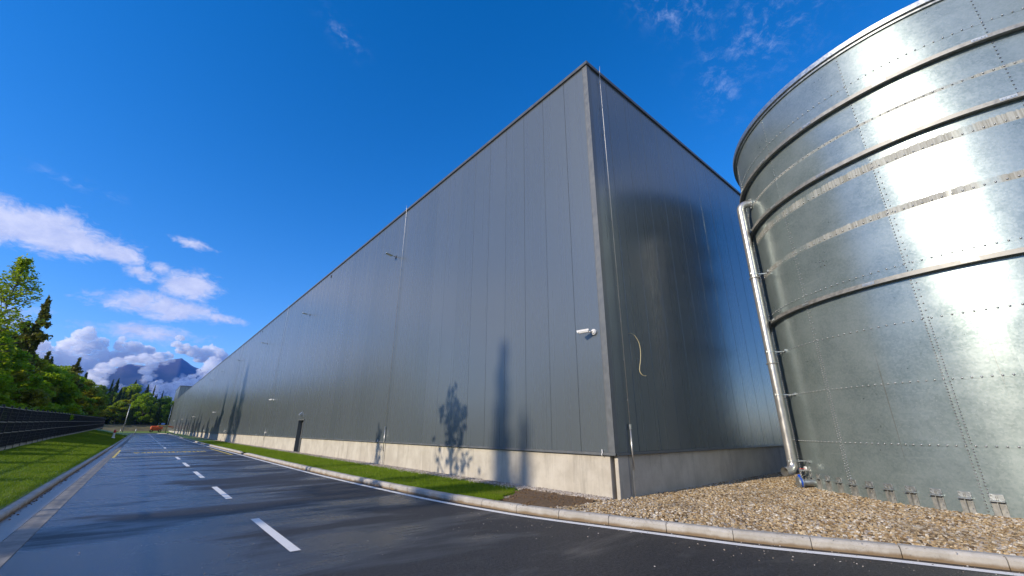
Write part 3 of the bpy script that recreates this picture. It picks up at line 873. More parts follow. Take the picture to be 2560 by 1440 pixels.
def warehouse():
    rnd = random.Random(8)
    W = empty('warehouse', (BX, BY, 0), label='long dark grey panel-clad warehouse on a pale concrete plinth', cat='warehouse')
    L = lambda n, me, loc=(0, 0, 0), **k: link(n, me, W, loc, **k)
    zt, zb = ZT - 0.12, ZB + 0.06
    pm = panel_mesh('wall_panel', 1.0, zt - zb, 'y'); ps = panel_mesh('wall_panel', 1.0, zt - zb, 'x')
    for i in range(int(YE - BY)):
        if i in (25, 26): continue
        o = L('wall_panel', pm, (0, i, zb)); o.rotation_euler = (0, 0, rnd.uniform(-.0012, .0012))
    # panels round the door
    dz = 2.22
    hm = panel_mesh('wall_panel', 1.0, zt - dz, 'y')
    L('wall_panel', hm, (0, 25, dz)); L('wall_panel', hm, (0, 26, dz))
    D0, D1 = 31.62 - BY, 32.90 - BY
    L('wall_panel', panel_mesh('wall_panel', D0 - 25, dz - zb, 'y'), (0, 25, zb)); L('wall_panel', panel_mesh('wall_panel', 27 - D1, dz - zb, 'y'), (0, D1, zb))
    for i in range(40):
        o = L('wall_panel', ps, (0.52 + i if i else 0.0, 0, zb)) if i else L('wall_panel', panel_mesh('wall_panel', 0.99, zt - zb, 'x'), (0.0, 0, zb))
        if i: o.location.x = i * 1.0 - 0.005
        o.rotation_euler = (0, 0, rnd.uniform(-.001, .001))
    # core behind the panels (solid, with the door recess left open), roof
    mb = MB(); x0 = 0.031
    ln = YE - BY
    for a, b in ((x0, D0 - .02), (D1 + .02, ln)): mb.box((x0 + .25, (a + b) / 2, (zb + zt) / 2), (0.5, b - a, zt - zb))
    mb.box((x0 + .25, (D0 + D1) / 2, (dz + .02 + zt) / 2), (0.5, D1 - D0 + .04, zt - dz - .02))
    mb.box((20.27, 0.28, (zb + zt) / 2), (39.4, 0.5, zt - zb))
    mb.obj('wall_core', MAT['dark'], W)
    MB().box((20.3, ln / 2 + .2, zt - .2), (39.0, ln - 1, .1)).obj('roof', MAT['coping'], W)
    # coping, corner trim, base flashing
    mb = MB(); mb.box((-.005, ln / 2 - .03, ZT - .06), (.11, ln + .06, .12), bevel=.008); mb.box((20.05, -.005, ZT - .062), (39.98, .11, .12), bevel=.008)
    mb.box((.02, ln / 2, ZT - .135), (.06, ln, .03)); mb.box((20, .02, ZT - .135), (39.9, .06, .03))
    mb.obj('coping', MAT['coping'], W)
    mb = MB(); t = .012; hh = zt - .02 - (zb - .02)
    mb.box((-.008, .075, (zb + zt) / 2), (t, .175, hh)); mb.box((-.011, .165, (zb + zt) / 2), (.016, .012, hh))
    mb.box((.072, -.008, (zb + zt) / 2), (.145, t, hh))
    mb.obj('corner_trim', MAT['trim'], W)
    mb = MB()
    for a, b in ((-.03, D0), (D1, ln)):
        mb.box((-.012, (a + b) / 2, ZB + .03), (.03, b - a, .055)); mb.box((-.025, (a + b) / 2, ZB + .005), (.05, b - a, .012))
    mb.box((20.02, -.012, ZB + .03), (39.96, .03, .055)); mb.box((20.02, -.025, ZB + .005), (39.96, .05, .012))
    mb.obj('base_flashing', MAT['trim'], W)
    # plinth in cast lengths
    segs = []; a = 0.17
    for b in (12.82, D0, D1, 36.9, 48.9, 61, 73, 85.3, 97.5, 110, 122, 134, 146, 158, 170, 182, 194, ln):
        segs.append((a, b)); a = b
    for a, b in segs:
        if abs(a - D0) < .01: continue
        MB().box((.21, (a + b) / 2, .42), (.36, b - a - .012, 1.25), bevel=.008).obj('plinth_block', MAT['concrete'], W)
    MB().box((.30, .06, .42), (.40, .09, 1.25), bevel=.008).obj('plinth_block', MAT['concrete'], W)
    MB().box((.135, .03, .42), (.09, .06, 1.25), bevel=.008).obj('plinth_block', MAT['concrete'], W)
    a = 0.25
    for b in (.55, 10.4, 20.3, 30.2, 40):
        MB().box(((a + b) / 2, .21, .419), (b - a - .008, .36, 1.25), bevel=.008).obj('plinth_block', MAT['concrete'], W); a = b
    # door in its recess
    d = MB().box((.27, (D0 + D1) / 2, (dz + .12) / 2), (.05, D1 - D0 - .1, dz - .16), bevel=.004).obj('door', MAT['door'], W)
    mb = MB(); mb.box((.10, D0 - .015, 1.12), (.24, .05, 2.24)); mb.box((.10, D1 + .015, 1.12), (.24, .05, 2.24)); mb.box((.06, (D0 + D1) / 2, dz + .01), (.20, D1 - D0 + .3, .07)); mb.box((.4, (D0 + D1) / 2, 1.2), (.02, 1.5, 2.4))
    mb.obj('door_frame', MAT['trim'], W)
    mb = MB(); mb.box((.22, D0 + .16, 1.12), (.05, .03, .18)); mb.tube([(.20, D0 + .16, 1.15), (.17, D0 + .16, 1.15), (.17, D0 + .30, 1.15)], .012, 8)
    h = mb.obj('door_handle', MAT['steel'], d)
    MB().box((-.006, (D0 + D1) / 2 , .08), (.4, 1.2, .06)).obj('door_step', MAT['concrete'], W)
    # taller block at the far end
    F = empty('far_block', (BX, YE + .5, 0), label='taller dark block rising at the far end of the long grey wall', cat='building')
    MB().box((20, 14, 9.2), (39.9, 28, 17.4), bevel=.05).obj('wall', MAT['clad'], F)
    MB().box((20, 14, 18.0), (40.1, 28.2, .25), bevel=.02).obj('coping', MAT['coping'], F)
    MB().box((20.01, 14, .2), (39.6, 27.8, 1.4)).obj('plinth', MAT['concrete'], F)
    # round overflow openings high on the wall
    for y in (30.5, 54.5, 78.7, 103.8, 128.9, 153.5, 178):
        MB().tube([(-.02, y - BY, 12.38), (.0, y - BY, 12.38)], .11, 14).obj('overflow_opening', MAT['dark'], W)


warehouse()


# lightning conductors
def conductor(x, y, axis, label, z1=ZT + .12):
    t = empty('lightning_conductor', (x, y, 0), label=label, cat='lightning conductor', group='lightning conductors down the walls')
    dx, dy = (-1, 0) if axis == 'y' else (0, -1)
    o = .055
    mb = MB(); mb.tube([(dx * .09, dy * .09, z1 + .06), (dx * .075, dy * .075, z1 - .1), (dx * o, dy * o, 12.55), (dx * o, dy * o, 1.75)], .0085, 6)
    mb.obj('rod', MAT['rod'], t, smooth=True)
    cl = MB().box((dx * .035, dy * .035, 0), (.03, .03, .035)).mesh('clip', MAT['galv_dull'])
    for k in range(11): link('clip', cl, t, (dx * .01, dy * .01, 2.3 + k * 1.0))
    MB().box((dx * o, dy * o, 1.68), (.05, .05, .12)).obj('joint_clamp', MAT['galv_plain'], t)
    mb = MB(); mb.tube([(dx * o, dy * o, 1.62), (dx * o, dy * o, .72)], .021, 8); mb.obj('cover_tube', MAT['steel'], t, smooth=True)
    mb = MB(); mb.box((dx * .028, dy * .028, .45), (.04 if axis == 'x' else .012, .04 if axis == 'y' else .012, .62))
    b = mb.obj('flat_bar', MAT['rod'], t)
    for z in (.25, .5, .7): MB().box((dx * .04, dy * .04, z), (.014, .014, .014)).obj('bolt', MAT['bolt'], t)
    return t


conductor(8.96, BY, 'x', 'thin bright lightning rod running down the short wall beside the near corner')
cond_words = ['first thin metal lightning rod on the long wall counting from the near corner', 'second lightning rod along the long wall, between two lamps left of the door',
              'third lightning rod along the long wall, where the verge narrows', 'fourth lightning rod along the long wall from the near corner', 'fifth lightning rod along the long wall from the near corner',
              'sixth lightning rod along the long wall from the near corner', 'seventh lightning rod along the long wall, near its far end', 'last lightning rod at the far end of the long wall']
for i, y in enumerate((18.4, 42.8, 67.2, 91.6, 115.8, 140.4, 165, 190)): conductor(BX, y, 'y', cond_words[i])


def cctv(y, z, label, aim=0.55):
    t = empty('security_camera', (BX, y, z), label=label, cat='security camera', group='white cameras on the long wall')
    mb = MB(); mb.tube([(-.0, 0, 0), (-.05, 0, 0)], .075, 18); mb.tube([(-.05, 0, 0), (-.085, 0, 0)], [.068, .045], 18); mb.obj('base', MAT['whiteplastic'], t, smooth=True, angle=40)
    mb = MB(); mb.tube([(-.07, 0, 0), (-.13, .03, -.005), (-.16, .08, 0)], .022, 10); mb.obj('arm', MAT['steel'], t, smooth=True)
    R_ = Matrix.Rotation(aim, 3, 'Z') @ Matrix.Rotation(rad(-6), 3, 'X')
    c = Vector((-.22, .17, .005))
    mb = MB(); mb.tube([c + R_ @ Vector((0, -.12, 0)), c + R_ @ Vector((0, .13, 0))], .043, 16); b = mb.obj('body', MAT['whiteplastic'], t, smooth=True, angle=40)
    mb = MB(); mb.box(c + R_ @ Vector((0, .02, .05)), (.095, .31, .008), rot=R_); mb.box(c + R_ @ Vector((.048, .02, .03)), (.006, .31, .045), rot=R_); mb.box(c + R_ @ Vector((-.048, .02, .03)), (.006, .31, .045), rot=R_)
    mb.obj('sun_shield', MAT['whiteplastic'], t)
    mb = MB(); mb.tube([c + R_ @ Vector((0, .13, 0)), c + R_ @ Vector((0, .137, 0))], .036, 16); mb.obj('lens', MAT['black'], b)
    return t


for y, z, l in ((6.49, 3.99, 'white bullet security camera nearest the building corner'), (41.9, 4.05, 'white security camera beside the second lightning rod, left of the door'),
                (81.5, 4.1, 'small white camera among the tree shadows on the long wall'), (116.6, 4.15, 'white camera on the fifth lightning rod of the long wall'),
                (151.5, 4.2, 'distant white camera on the long wall above the last tree shadows'), (191, 4.25, 'farthest white camera, at the far end of the long wall')):
    cctv(y, z, l)


def wall_lamp(y, z, label, grp='wall lamps high on the long wall'):
    t = empty('wall_lamp', (BX, y, z), label=label, cat='wall lamp', group=grp); t.scale = (.72, .72, .72)
    MB().box((-.02, 0, 0), (.04, .16, .2), bevel=.006).obj('wall_plate', MAT['coping'], t)
    MB().tube([(-.03, 0, 0), (-.2, .0, .03), (-.34, .0, .05)], .026, 8).obj('arm', MAT['rod'], t, smooth=True)
    R_ = Matrix.Rotation(rad(8), 3, 'Y')
    h = MB().box((-.55, 0, .06), (.52, .26, .07), bevel=.018, rot=R_).obj('lamp_head', MAT['galv_plain'], t)
    MB().box((-.555, 0, .02), (.34, .2, .012), rot=R_).obj('lens', MAT['whiteplastic'], h)


names = ['nearest wall lamp high on the long wall beside the first lightning rod', 'second wall lamp high on the long wall, above and past the first rod', 'third wall lamp high on the long wall, just past the second rod',
         'fourth wall lamp high on the long wall beside the third lightning rod']
for i, y in enumerate((19.27, 34.7, 50.2, 65.5, 81, 96.4, 111.8, 127.2, 142.6, 158, 173.5, 189)):
    wall_lamp(y, 10.28, names[i] if i < 4 else 'small distant wall lamp high on the long grey wall', 'wall lamps high on the long wall' if i < 4 else 'distant wall lamps high on the long wall')
# floodlight over the door
t = empty('door_light', (BX, 32.3, 2.62), label='small dark wedge-shaped light fixed above the side door', cat='wall light')
MB().add([(0, -.09, .12), (0, .09, .12), (-.03, .09, .14), (-.03, -.09, .14), (0, -.09, -.10), (0, .09, -.10), (-.22, .09, -.06), (-.22, -.09, -.06)],
         [(0, 1, 2, 3), (3, 2, 6, 7), (4, 7, 6, 5), (0, 3, 7, 4), (1, 5, 6, 2), (0, 4, 5, 1)]).obj('housing', MAT['rod'], t)
MB().box((-.11, 0, -.085), (.16, .13, .015)).obj('lens', MAT['whiteplastic'], t)
# white earth tags on the base flashing
for i, (y, l) in enumerate(((6.47, 'small white hooked tag low on the wall next to the corner'), (19.12, 'small white hooked tag beside the first lightning rod'), (41.2, 'small white hooked tag beside the second lightning rod'), (46.6, 'small white hooked tag a few panels past the second rod'))):
    mb = MB(); mb.tube([(BX - .04, y, 1.03), (BX - .045, y, 1.07), (BX - .04, y - .015, 1.10), (BX - .03, y, 1.17)], .013, 6)
    mb.obj('earth_tag', MAT['whiteplastic'], smooth=True, label=l, cat='tag', group='white tags on the base flashing')
# hanging cable on the short wall
pts = [Vector(p) for p in ((9.36, BY + .02, 4.04), (9.37, BY - .05, 4.04), (9.47, BY - .10, 3.98), (9.58, BY - .13, 3.82), (9.61, BY - .14, 3.6), (9.585, BY - .13, 3.35), (9.525, BY - .12, 3.15), (9.50, BY - .13, 3.04), (9.53, BY - .16, 2.96), (9.60, BY - .19, 2.93), (9.67, BY - .2, 2.94))]
cp = []
for i in range(len(pts) - 1):
    a, b, c, d = pts[max(i - 1, 0)], pts[i], pts[i + 1], pts[min(i + 2, len(pts) - 1)]
    for k in range(4):
        s = k / 4; cp.append(0.5 * ((2 * b) + (c - a) * s + (2 * a - 5 * b + 4 * c - d) * s * s + (3 * b - a - 3 * c + d) * s**3))
cp.append(pts[-1])
mb = MB(); mb.tube(cp, .0085, 8); mb.obj('hanging_cable', MAT['cable'], smooth=True, label='yellow cable dangling loose from the short wall near the corner', cat='cable')


# ------------------------------------------------------------------ tank
def P(az, r, z): a = rad(az); return Vector((r * math.cos(a), r * math.sin(a), z))


def tank():
    rnd = random.Random(2)
    T = empty('water_tank', (TX, TY, 0), label='huge round galvanised steel water tank of bolted plates on the gravel', cat='tank')
    DA, H0, HC = 26.62, 0.05, 1.255
    seg = 14
    ms = []
    for k, rp in enumerate((TR, TR - 0.003)):
        mb = MB(); n = seg
        v = []; th = .004
        for i in range(n + 1):
            a = i * DA / n; rq = rp + (0.002 if i == n else 0)
            for z in (0, HC - .0015): v.append(P(a, rq, z))
            for z in (0, HC - .0015): v.append(P(a, rq - th, z))
        f = []
        for i in range(n):
            a, b = i * 4, i * 4 + 4
            f += [(a, b, b + 1, a + 1), (a, a + 2, b + 2, b)]
        f += [(0, 1, 3, 2)]; q = n * 4; f += [(q, q + 2, q + 3, q + 1)]
        mb.add(v, f); ms.append(mb.mesh('tank_plate', MAT['galv'], smooth=True, angle=40))
    az0 = 141.7 - DA * 4
    for c in range(14):
        if c == 13: continue
        for k in range(9):
            o = link('tank_plate', ms[k % 2], T, (0, 0, H0 + k * HC)); o.rotation_euler = (0, 0, rad(az0 + c * DA))
    # last narrow column closing the back
    mb = MB(); a0 = az0 + 13 * DA; mb.lathe([(TR, H0), (TR, H0 + 9 * HC)], 8, rad(a0), rad(az0 + 360)); mb.obj('closing_plate', MAT['galv'], T, smooth=True)
    mb = MB(); mb.lathe([(TR - .012, H0), (TR - .012, 11.33)], 96); mb.obj('tank_lining', MAT['galv_dull'], T, smooth=True)
    zt = H0 + 9 * HC + .0
    # bolts: one mesh per seam, small domed heads
    def head(mb, az, z, r=.019):
        c = P(az, TR + .003, z); n = P(az, 1, 0); t = Vector((-n.y, n.x, 0)); u = Vector((0, 0, 1))
        v = []
        for hh, rr_ in ((0, 1.0), (.010, .95), (.018, .5)):
            for k in range(6): v.append(c + n * hh + (t * math.cos(k * 1.0472) + u * math.sin(k * 1.0472)) * r * rr_)
        f = [(i, (i + 1) % 6, 6 + (i + 1) % 6, 6 + i) for i in range(6)] + [(6 + i, 6 + (i + 1) % 6, 12 + (i + 1) % 6, 12 + i) for i in range(6)] + [tuple(range(12, 18))]
        mb.add(v, f)
    for k in range(1, 9):
        mb = MB(); a = 96.0
        while a < 262:
            head(mb, a, H0 + k * HC + .028); a += 1.68 if k > 2 else 1.45
        mb.obj('bolt_row', MAT['bolt'], T, smooth=True, angle=50, kind='stuff')
    for c in range(3, 7):
        a = az0 + c * DA
        mb = MB()
        for k in range(9):
            z0 = H0 + k * HC
            two = k < 6; dz = .058 if k < 3 else (.075 if k < 6 else .105)
            m = int((HC - .08) / dz)
            for j in range(m + 1):
                z = z0 + .05 + j * (HC - .10) / m
                head(mb, a + .22, z, .017)
                if two and (j % 2 == 0 or k < 3): head(mb, a + 1.05, z + (dz / 2 if k < 3 else 0), .017)
        mb.obj('bolt_column', MAT['bolt'], T, smooth=True, angle=50, kind='stuff')
    # stiffening rings and the rim
    for z, w, hh in ((4.80, .135, .075), (8.0, .135, .075), (9.61, .135, .075)):
        prof = [(TR - .002, z - .004), (TR + w - .008, z - .004), (TR + w - .008, z - .02), (TR + w, z - .02), (TR + w, z + hh), (TR + w - .008, z + hh), (TR + w - .008, z + .008), (TR - .002, z + .008)]
        mb = MB(); mb.lathe(prof, 144, rad(60), rad(300)); r = mb.obj('stiffening_ring', MAT['galv_dull'], T, smooth=True, angle=30)
        for c in range(10):
            a = 100 + 17.75 * c + (3 if z > 6 else 6.5)
            mb = MB(); mb.lathe([(TR + w + .001, z + .0), (TR + w + .009, z + .0), (TR + w + .009, z + hh - .012), (TR + w + .001, z + hh - .012)], 4, rad(a), rad(a + 2.6))
            for da in (.4, .95, 1.65, 2.2):
                mb.add([P(a + da + ddx, TR + w + .017, z + .035 + ddz) for ddx, ddz in ((-.12, -.011), (.12, -.011), (.12, .011), (-.12, .011))], [(0, 1, 2, 3)])
                mb.box(P(a + da, TR + w + .01, z + .035), (.018, .018, .02), rz=rad(a + da))
            mb.obj('splice_plate', MAT['galv_plain'], r)
    z = 11.20
    prof = [(TR - .002, z - .02), (TR + .11, z - .02), (TR + .11, z + .115), (TR + .10, z + .125), (TR - .03, z + .125)]
    mb = MB(); mb.lathe(prof, 144); mb.lathe([(TR + .002, z - .09), (TR + .05, z - .09), (TR + .05, z - .021)], 144); mb.obj('rim', MAT['galv_plain'], T, smooth=True, angle=30)
    MB().lathe([(0.01, 11.0), (TR - .03, 10.9)], 64).obj('cover_sheet', MAT['galv_dull'], T)
    # four-bolt pads
    for a, z in ((150.5, 5.75), (128, 4.98)):
        mb = MB()
        for da in (-.55, .55):
            for dz in (-.06, .06): head(mb, a + da, z + dz, .016)
        mb.obj('bolt_pad', MAT['bolt'], T, smooth=True, angle=50)
    # support brackets round the foot: plate, shelf, channel below
    def radial(mb, az, r, z, d, bevel=0.0):     # d = (radial, tangential, vertical)
        mb.box(P(az, r, z), d, rz=rad(az), bevel=bevel)
    def bracket():
        mb = MB(); radial(mb, 0, TR + .012, .455, (.014, .185, .105), .003); b0 = mb.mesh('top_plate', MAT['galv_plain'])
        mb = MB(); radial(mb, 0, TR + .055, .392, (.10, .20, .014), .003); b1 = mb.mesh('shelf', MAT['galv_plain'])
        mb = MB()
        radial(mb, 0, TR + .01, .20, (.012, .18, .37)); radial(mb, -.0, TR + .045, .19, (.07, .010, .38))
        for y in (-.085, .085): mb.box(P(0, TR + .012, .19) + Vector((0, y, 0)), (.02, .012, .38))
        b2 = mb.mesh('upright', MAT['galv_dull'])  # darker metal carries the shade of the channel recess and shelf
        mb = MB()
        for y in (-.065, .065):
            for z in (.485, .43): mb.tube([P(0, TR + .018, z) + Vector((0, y * (1 if z > .45 else 1.15), 0)), P(0, TR + .033, z) + Vector((0, y * (1 if z > .45 else 1.15), 0))], .012, 6)
        for z in (.33, .23, .14): mb.tube([P(0, TR + .018, z) + Vector((0, .065, 0)), P(0, TR + .03, z) + Vector((0, .065, 0))], .011, 6)
        b3 = mb.mesh('bolt_heads', MAT['bolt'])
        mb = MB()
        for y in (-.012, .012): mb.box(P(0, TR + .03, .44) + Vector((0, y, 0)), (.02, .008, .06))
        b4 = mb.mesh('anchor_stud', MAT['galv_dull'])
        return b0, b1, b2, b3, b4
    bs = bracket()
    for i in range(26):
        a = 129.6 + 4.535 * (i - 2)
        e = bpy.data.objects.new('support_bracket', bs[0]); COL.objects.link(e); e.parent = T; e.rotation_euler = (0, 0, rad(a)); e.location = (0, 0, .012)
        for nm, m_ in zip(('shelf', 'upright', 'bolt_heads', 'anchor_stud'), bs[1:]):
            q = link(nm, m_, e)
            if nm == 'bolt_heads': q['kind'] = 'stuff'
    # overflow pipe down the side
    ap, rp = 123.6, TR + .36
    pts = [P(ap, TR - .02, 9.0), P(ap, TR + .13, 9.0)]
    for k in range(1, 9):
        q = k / 8 * math.pi / 2; pts.append(P(ap, TR + .13 + .23 * math.sin(q), 9.0 - .23 * (1 - math.cos(q))))
    pts += [P(ap, rp, z) for z in (8.2, 7, 5.5, 4, 2.5, 1.2, .76)]
    out = Vector((-.88, .40, 0)).normalized(); b = P(ap, rp, .76)
    for k in range(1, 9):
        q = k / 8 * math.pi / 2; pts.append(b + out * .24 * (1 - math.cos(q)) - Vector((0, 0, .24 * math.sin(q))))
    pts.append(pts[-1] + out * .10)
    mb = MB(); mb.tube(pts, .122, 24, cap=False); mb.tube(list(reversed(pts)), .115, 24, cap=False)
    pipe = mb.obj('overflow_pipe', MAT['steel'], T, smooth=True)
    for z in (2.6, 3.87, 6.42, .8): 
        mb = MB(); c = P(ap, rp, z); mb.tube([c - Vector((0, 0, .02)), c + Vector((0, 0, .02))], .135, 20)
        mb.box(P(ap, TR + .12, z), (.28, .03, .03), rz=rad(ap)); mb.box(P(ap + 2.2, TR + .02, z), (.05, .12, .06), rz=rad(ap + 2))
        mb.box(c + Vector((-.15, .02, 0)), (.05, .03, .05)); mb.obj('pipe_clamp', MAT['galv_plain'], pipe)
    for z in (3.52, 6.28):
        mb = MB(); c = P(ap, rp, z); mb.tube([c - Vector((0, 0, .012)), c + Vector((0, 0, .012))], .155, 20)
        for k in range(8): mb.tube([c + Vector((.14 * math.cos(k * .785), .14 * math.sin(k * .785), -.03)), c + Vector((.14 * math.cos(k * .785), .14 * math.sin(k * .785), .03))], .011, 6)
        mb.obj('flange', MAT['galv_dull'], pipe)
    mb = MB(); mb.tube([P(ap, TR + .005, 9.0), P(ap, TR + .03, 9.0)], .19, 20)
    for k in range(8):
        n = P(ap, 1, 0); tt = Vector((-n.y, n.x, 0)); c = P(ap, TR + .03, 9.0) + (tt * math.cos(k * .785) + Vector((0, 0, 1)) * math.sin(k * .785)) * .155
        mb.tube([c, c + n * .03], .013, 6)
    mb.obj('flange', MAT['galv_plain'], pipe)
    # valve at the foot of the tank
    av = 126.3
    n = P(av, 1, 0); tt = Vector((-n.y, n.x, 0)); zc = .27
    side = (n * .75 - tt * -.66).normalized()
    def disc(mb, r0, r1, rad_, nn=20): mb.tube([P(av, TR, zc) + n * r0, P(av, TR, zc) + n * r1], rad_, nn)
    mb = MB(); disc(mb, 0, .30, .085); disc(mb, .30, .325, .15); disc(mb, .37, .395, .15); disc(mb, .395, .41, .135)
    for k in range(8): c = P(av, TR, zc) + (tt * math.cos(k * .785 + .39) + Vector((0, 0, 1)) * math.sin(k * .785 + .39)) * .125; mb.tube([c + n * .28, c + n * .43], .011, 6)
    v = mb.obj('valve', MAT['galv_plain'], T, smooth=True, angle=35, label='flanged outlet with a blue butterfly valve body')
    mb = MB(); disc(mb, .328, .367, .135); mb.box(P(av, TR, zc) + n * .347 + Vector((0, 0, .16)), (.05, .05, .08), rz=rad(av)); mb.obj('valve_body', MAT['blue'], v, smooth=True, angle=35)
    a2 = 124.6; n2 = P(a2, 1, 0); c0 = P(a2, TR, .56)
    mb = MB(); mb.tube([c0, c0 + n2 * .20], .022, 10); mb.tube([c0 + n2 * .20, c0 + n2 * .26], .034, 10); mb.tube([c0 + n2 * .24, c0 + n2 * .24 - Vector((0, 0, .14))], .02, 8); mb.tube([c0, c0 + n2 * .02], .05, 12)
    sv = mb.obj('sampling_tap', MAT['steel'], T, smooth=True, angle=35)
    MB().box(c0 + n2 * .17 + Vector((0, 0, .045)), (.15, .018, .008), rz=rad(a2 - 25)).obj('tap_lever', MAT['red'], sv)
    c3 = P(a2 - 1.7, TR + .02, .60); mb = MB(); mb.tube([c3, c3 + P(a2, .05, 0)], .055, 16); mb.obj('gauge', MAT['whiteplastic'], T, smooth=True, angle=35)


tank()


# ------------------------------------------------------------------ fence
def fence():
    Fn = empty('mesh_fence', (0, 0, 0), label='long dark wire mesh fence on a low concrete board beside the lawn', cat='fence')
    SP = 2.5
    # panel mesh: wires from x=0..SP along local x, z 0..2.25
    mb = MB(); Hh = 2.25
    for k in range(1, 50):
        x = k * .05; mb.add([(x - .003, 0, 0), (x + .003, 0, 0), (x + .003, 0, Hh), (x - .003, 0, Hh)], [(0, 1, 2, 3)]); mb.add([(x, -.003, 0), (x, .003, 0), (x, .003, Hh), (x, -.003, Hh)], [(0, 1, 2, 3)])
    for k in range(12):
        z = .03 + k * .2; mb.box((SP / 2, 0, z), (SP - .06, .014, .008))
    for z in (.03, .83, 1.43, 2.2):          # folded stiffening bends, doubled wires
        mb.box((SP / 2, .02, z + .03), (SP - .06, .006, .008)); mb.box((SP / 2, .03, z + .055), (SP - .06, .006, .02)); mb.box((SP / 2, .02, z + .085), (SP - .06, .006, .008))
    pm = mb.mesh('mesh_panel', MAT['fence'])
    pass
    fo = MB()
    for z in (.83, 1.43, 2.2):
        fo.box((SP / 2, -.03, z + .05), (SP - .12, .004, .045))
    fo.box((SP / 2, -.03, .06), (SP - .12, .004, .03))
    fm = fo.mesh('fold_glint_strip', MAT['galv_dull'])  # lighter grey strips: sun glint on the folds put in as colour
    st = MB().box((0, 0, .98), (.10, .07, 2.85), bevel=.004).mesh('post', MAT['fence'])
    bd = MB().box((SP / 2, 0, -.09), (SP - .075, .05, .26), bevel=.004).mesh('base_board', MAT['concrete'])
    y = -12.0; x, z = fence_at(y)
    for i in range(70):
        # step exactly SP along the fence path
        y2 = y + SP; x2, z2 = fence_at(y2)
        L_ = math.hypot(x2 - x, SP); y2 = y + SP * SP / L_; x2, z2 = fence_at(y2)
        rz = math.atan2(y2 - y, x2 - x)
        link('post', st, Fn, (x, y, z))
        link('mesh_panel', pm, Fn, (x, y, z + .03), (0, 0, rz))
        link('fold_glint_strip', fm, Fn, (x, y, z + .03), (0, 0, rz))
        link('base_board', bd, Fn, (x, y, z), (0, 0, rz))
        x, y, z = x2, y2, z2


fence()


# ------------------------------------------------------------------ small far things
def pole(x, y, z, h, label):
    t = empty('lamp_post', (x, y, z), label=label, cat='lamp post')
    MB().tube([(0, 0, -.3), (0, 0, h)], [.09, .055], 10).obj('pole', MAT['galv_plain'], t, smooth=True)
    MB().box((-.25, -.05, h + .03), (.6, .22, .08), bevel=.02).obj('lamp_head', MAT['galv_plain'], t)


pole(-3.75, 165, 1.0, 7.3, 'slim grey lamp post standing on the mound beyond the road end')
pole(6.15, 176, .5, 8.4, 'slim grey lamp post beside the far end of the long wall')
for x, l in ((-4.3, 'short grey post left of the far lamp post'), (-1.0, 'short grey post right of the far lamp post')):
    MB().tube([(x, 166, .3), (x, 166, 1.65)], .07, 8).obj('bollard', MAT['galv_plain'], smooth=True, label=l, cat='post', group='short posts beyond the road end')

# hydrant
hx, hy = -2.75, 85.0; hz = zlawn(hx, hy)
t = empty('hydrant', (hx, hy, hz), label='hydrant with a red head and white foot standing on the lawn', cat='hydrant')
MB().lathe([(.24, 0), (.22, .12), (.13, .2), (.115, .75)], 16).obj('foot', MAT['whiteplastic'], t, smooth=True, angle=40)
MB().lathe([(.12, .75), (.16, .78), (.15, 1.0), (.10, 1.15), (.03, 1.2), (.001, 1.2)], 16).obj('head', MAT['red'], t, smooth=True, angle=40)
MB().tube([(0, -.26, .88), (0, .26, .88)], .07, 10).obj('outlet', MAT['red'], t, smooth=True, angle=40)
MB().tube([(.1, 0, .95), (.33, 0, .95)], .05, 10).obj('outlet', MAT['red'], t, smooth=True, angle=40)


# boom lift
def boom_lift():
    t = empty('boom_lift', (2.6, 186, .55), 0, label='orange boom lift parked on grass by the far wall end', cat='boom lift')
    MB().box((1.2, 0, .75), (2.6, 1.6, .35), bevel=.06).obj('chassis', MAT['orange'], t)
    for sx in (.15, 2.3):
        for sy in (-.95, .95):
            w = MB().tube([(sx, sy - .17, .45), (sx, sy + .17, .45)], .45, 20).obj('wheel', MAT['rubber'], t, smooth=True, angle=40)
            MB().tube([(sx, sy - .18, .45), (sx, sy + .18, .45)], .2, 12).obj('rim', MAT['cream'], w, smooth=True, angle=40)
    MB().box((.85, 0, 1.45), (2.3, 1.9, 1.15), bevel=.28).obj('turret', MAT['orange'], t)
    MB().box((2.35, -.35, 1.35), (1.2, .7, .75), bevel=.1).obj('engine_cover', MAT['orange'], t)
    mb = MB(); mb.box((2.9, .1, 2.05), (3.0, .32, .32), bevel=.03); mb.obj('boom', MAT['cream'], t)
    mb = MB(); mb.tube([(4.3, .1, 2.0), (5.6, .1, 1.75), (6.2, .1, 1.2)], .12, 8); mb.tube([(4.2, .1, 1.8), (5.4, .1, 1.45), (6.0, .1, 1.0)], .08, 8); mb.obj('jib', MAT['orange'], t)
    mb = MB()
    for x in (5.9, 7.3):
        for y in (-.5, .5): mb.tube([(x, y, .35), (x, y, 1.45)], .04, 6)
    for z in (.9, 1.45):
        for a, b in (((5.9, -.5), (7.3, -.5)), ((7.3, -.5), (7.3, .5)), ((7.3, .5), (5.9, .5)), ((5.9, .5), (5.9, -.5))): mb.tube([(*a, z), (*b, z)], .035, 6)
    mb.box((6.6, 0, .35), (1.4, 1.0, .08)); mb.box((6.1, 0, 1.0), (.12, .5, .5)); mb.obj('basket', MAT['orange'], t)


boom_lift()


# ------------------------------------------------------------------ trees
RG = np.random.default_rng(11)


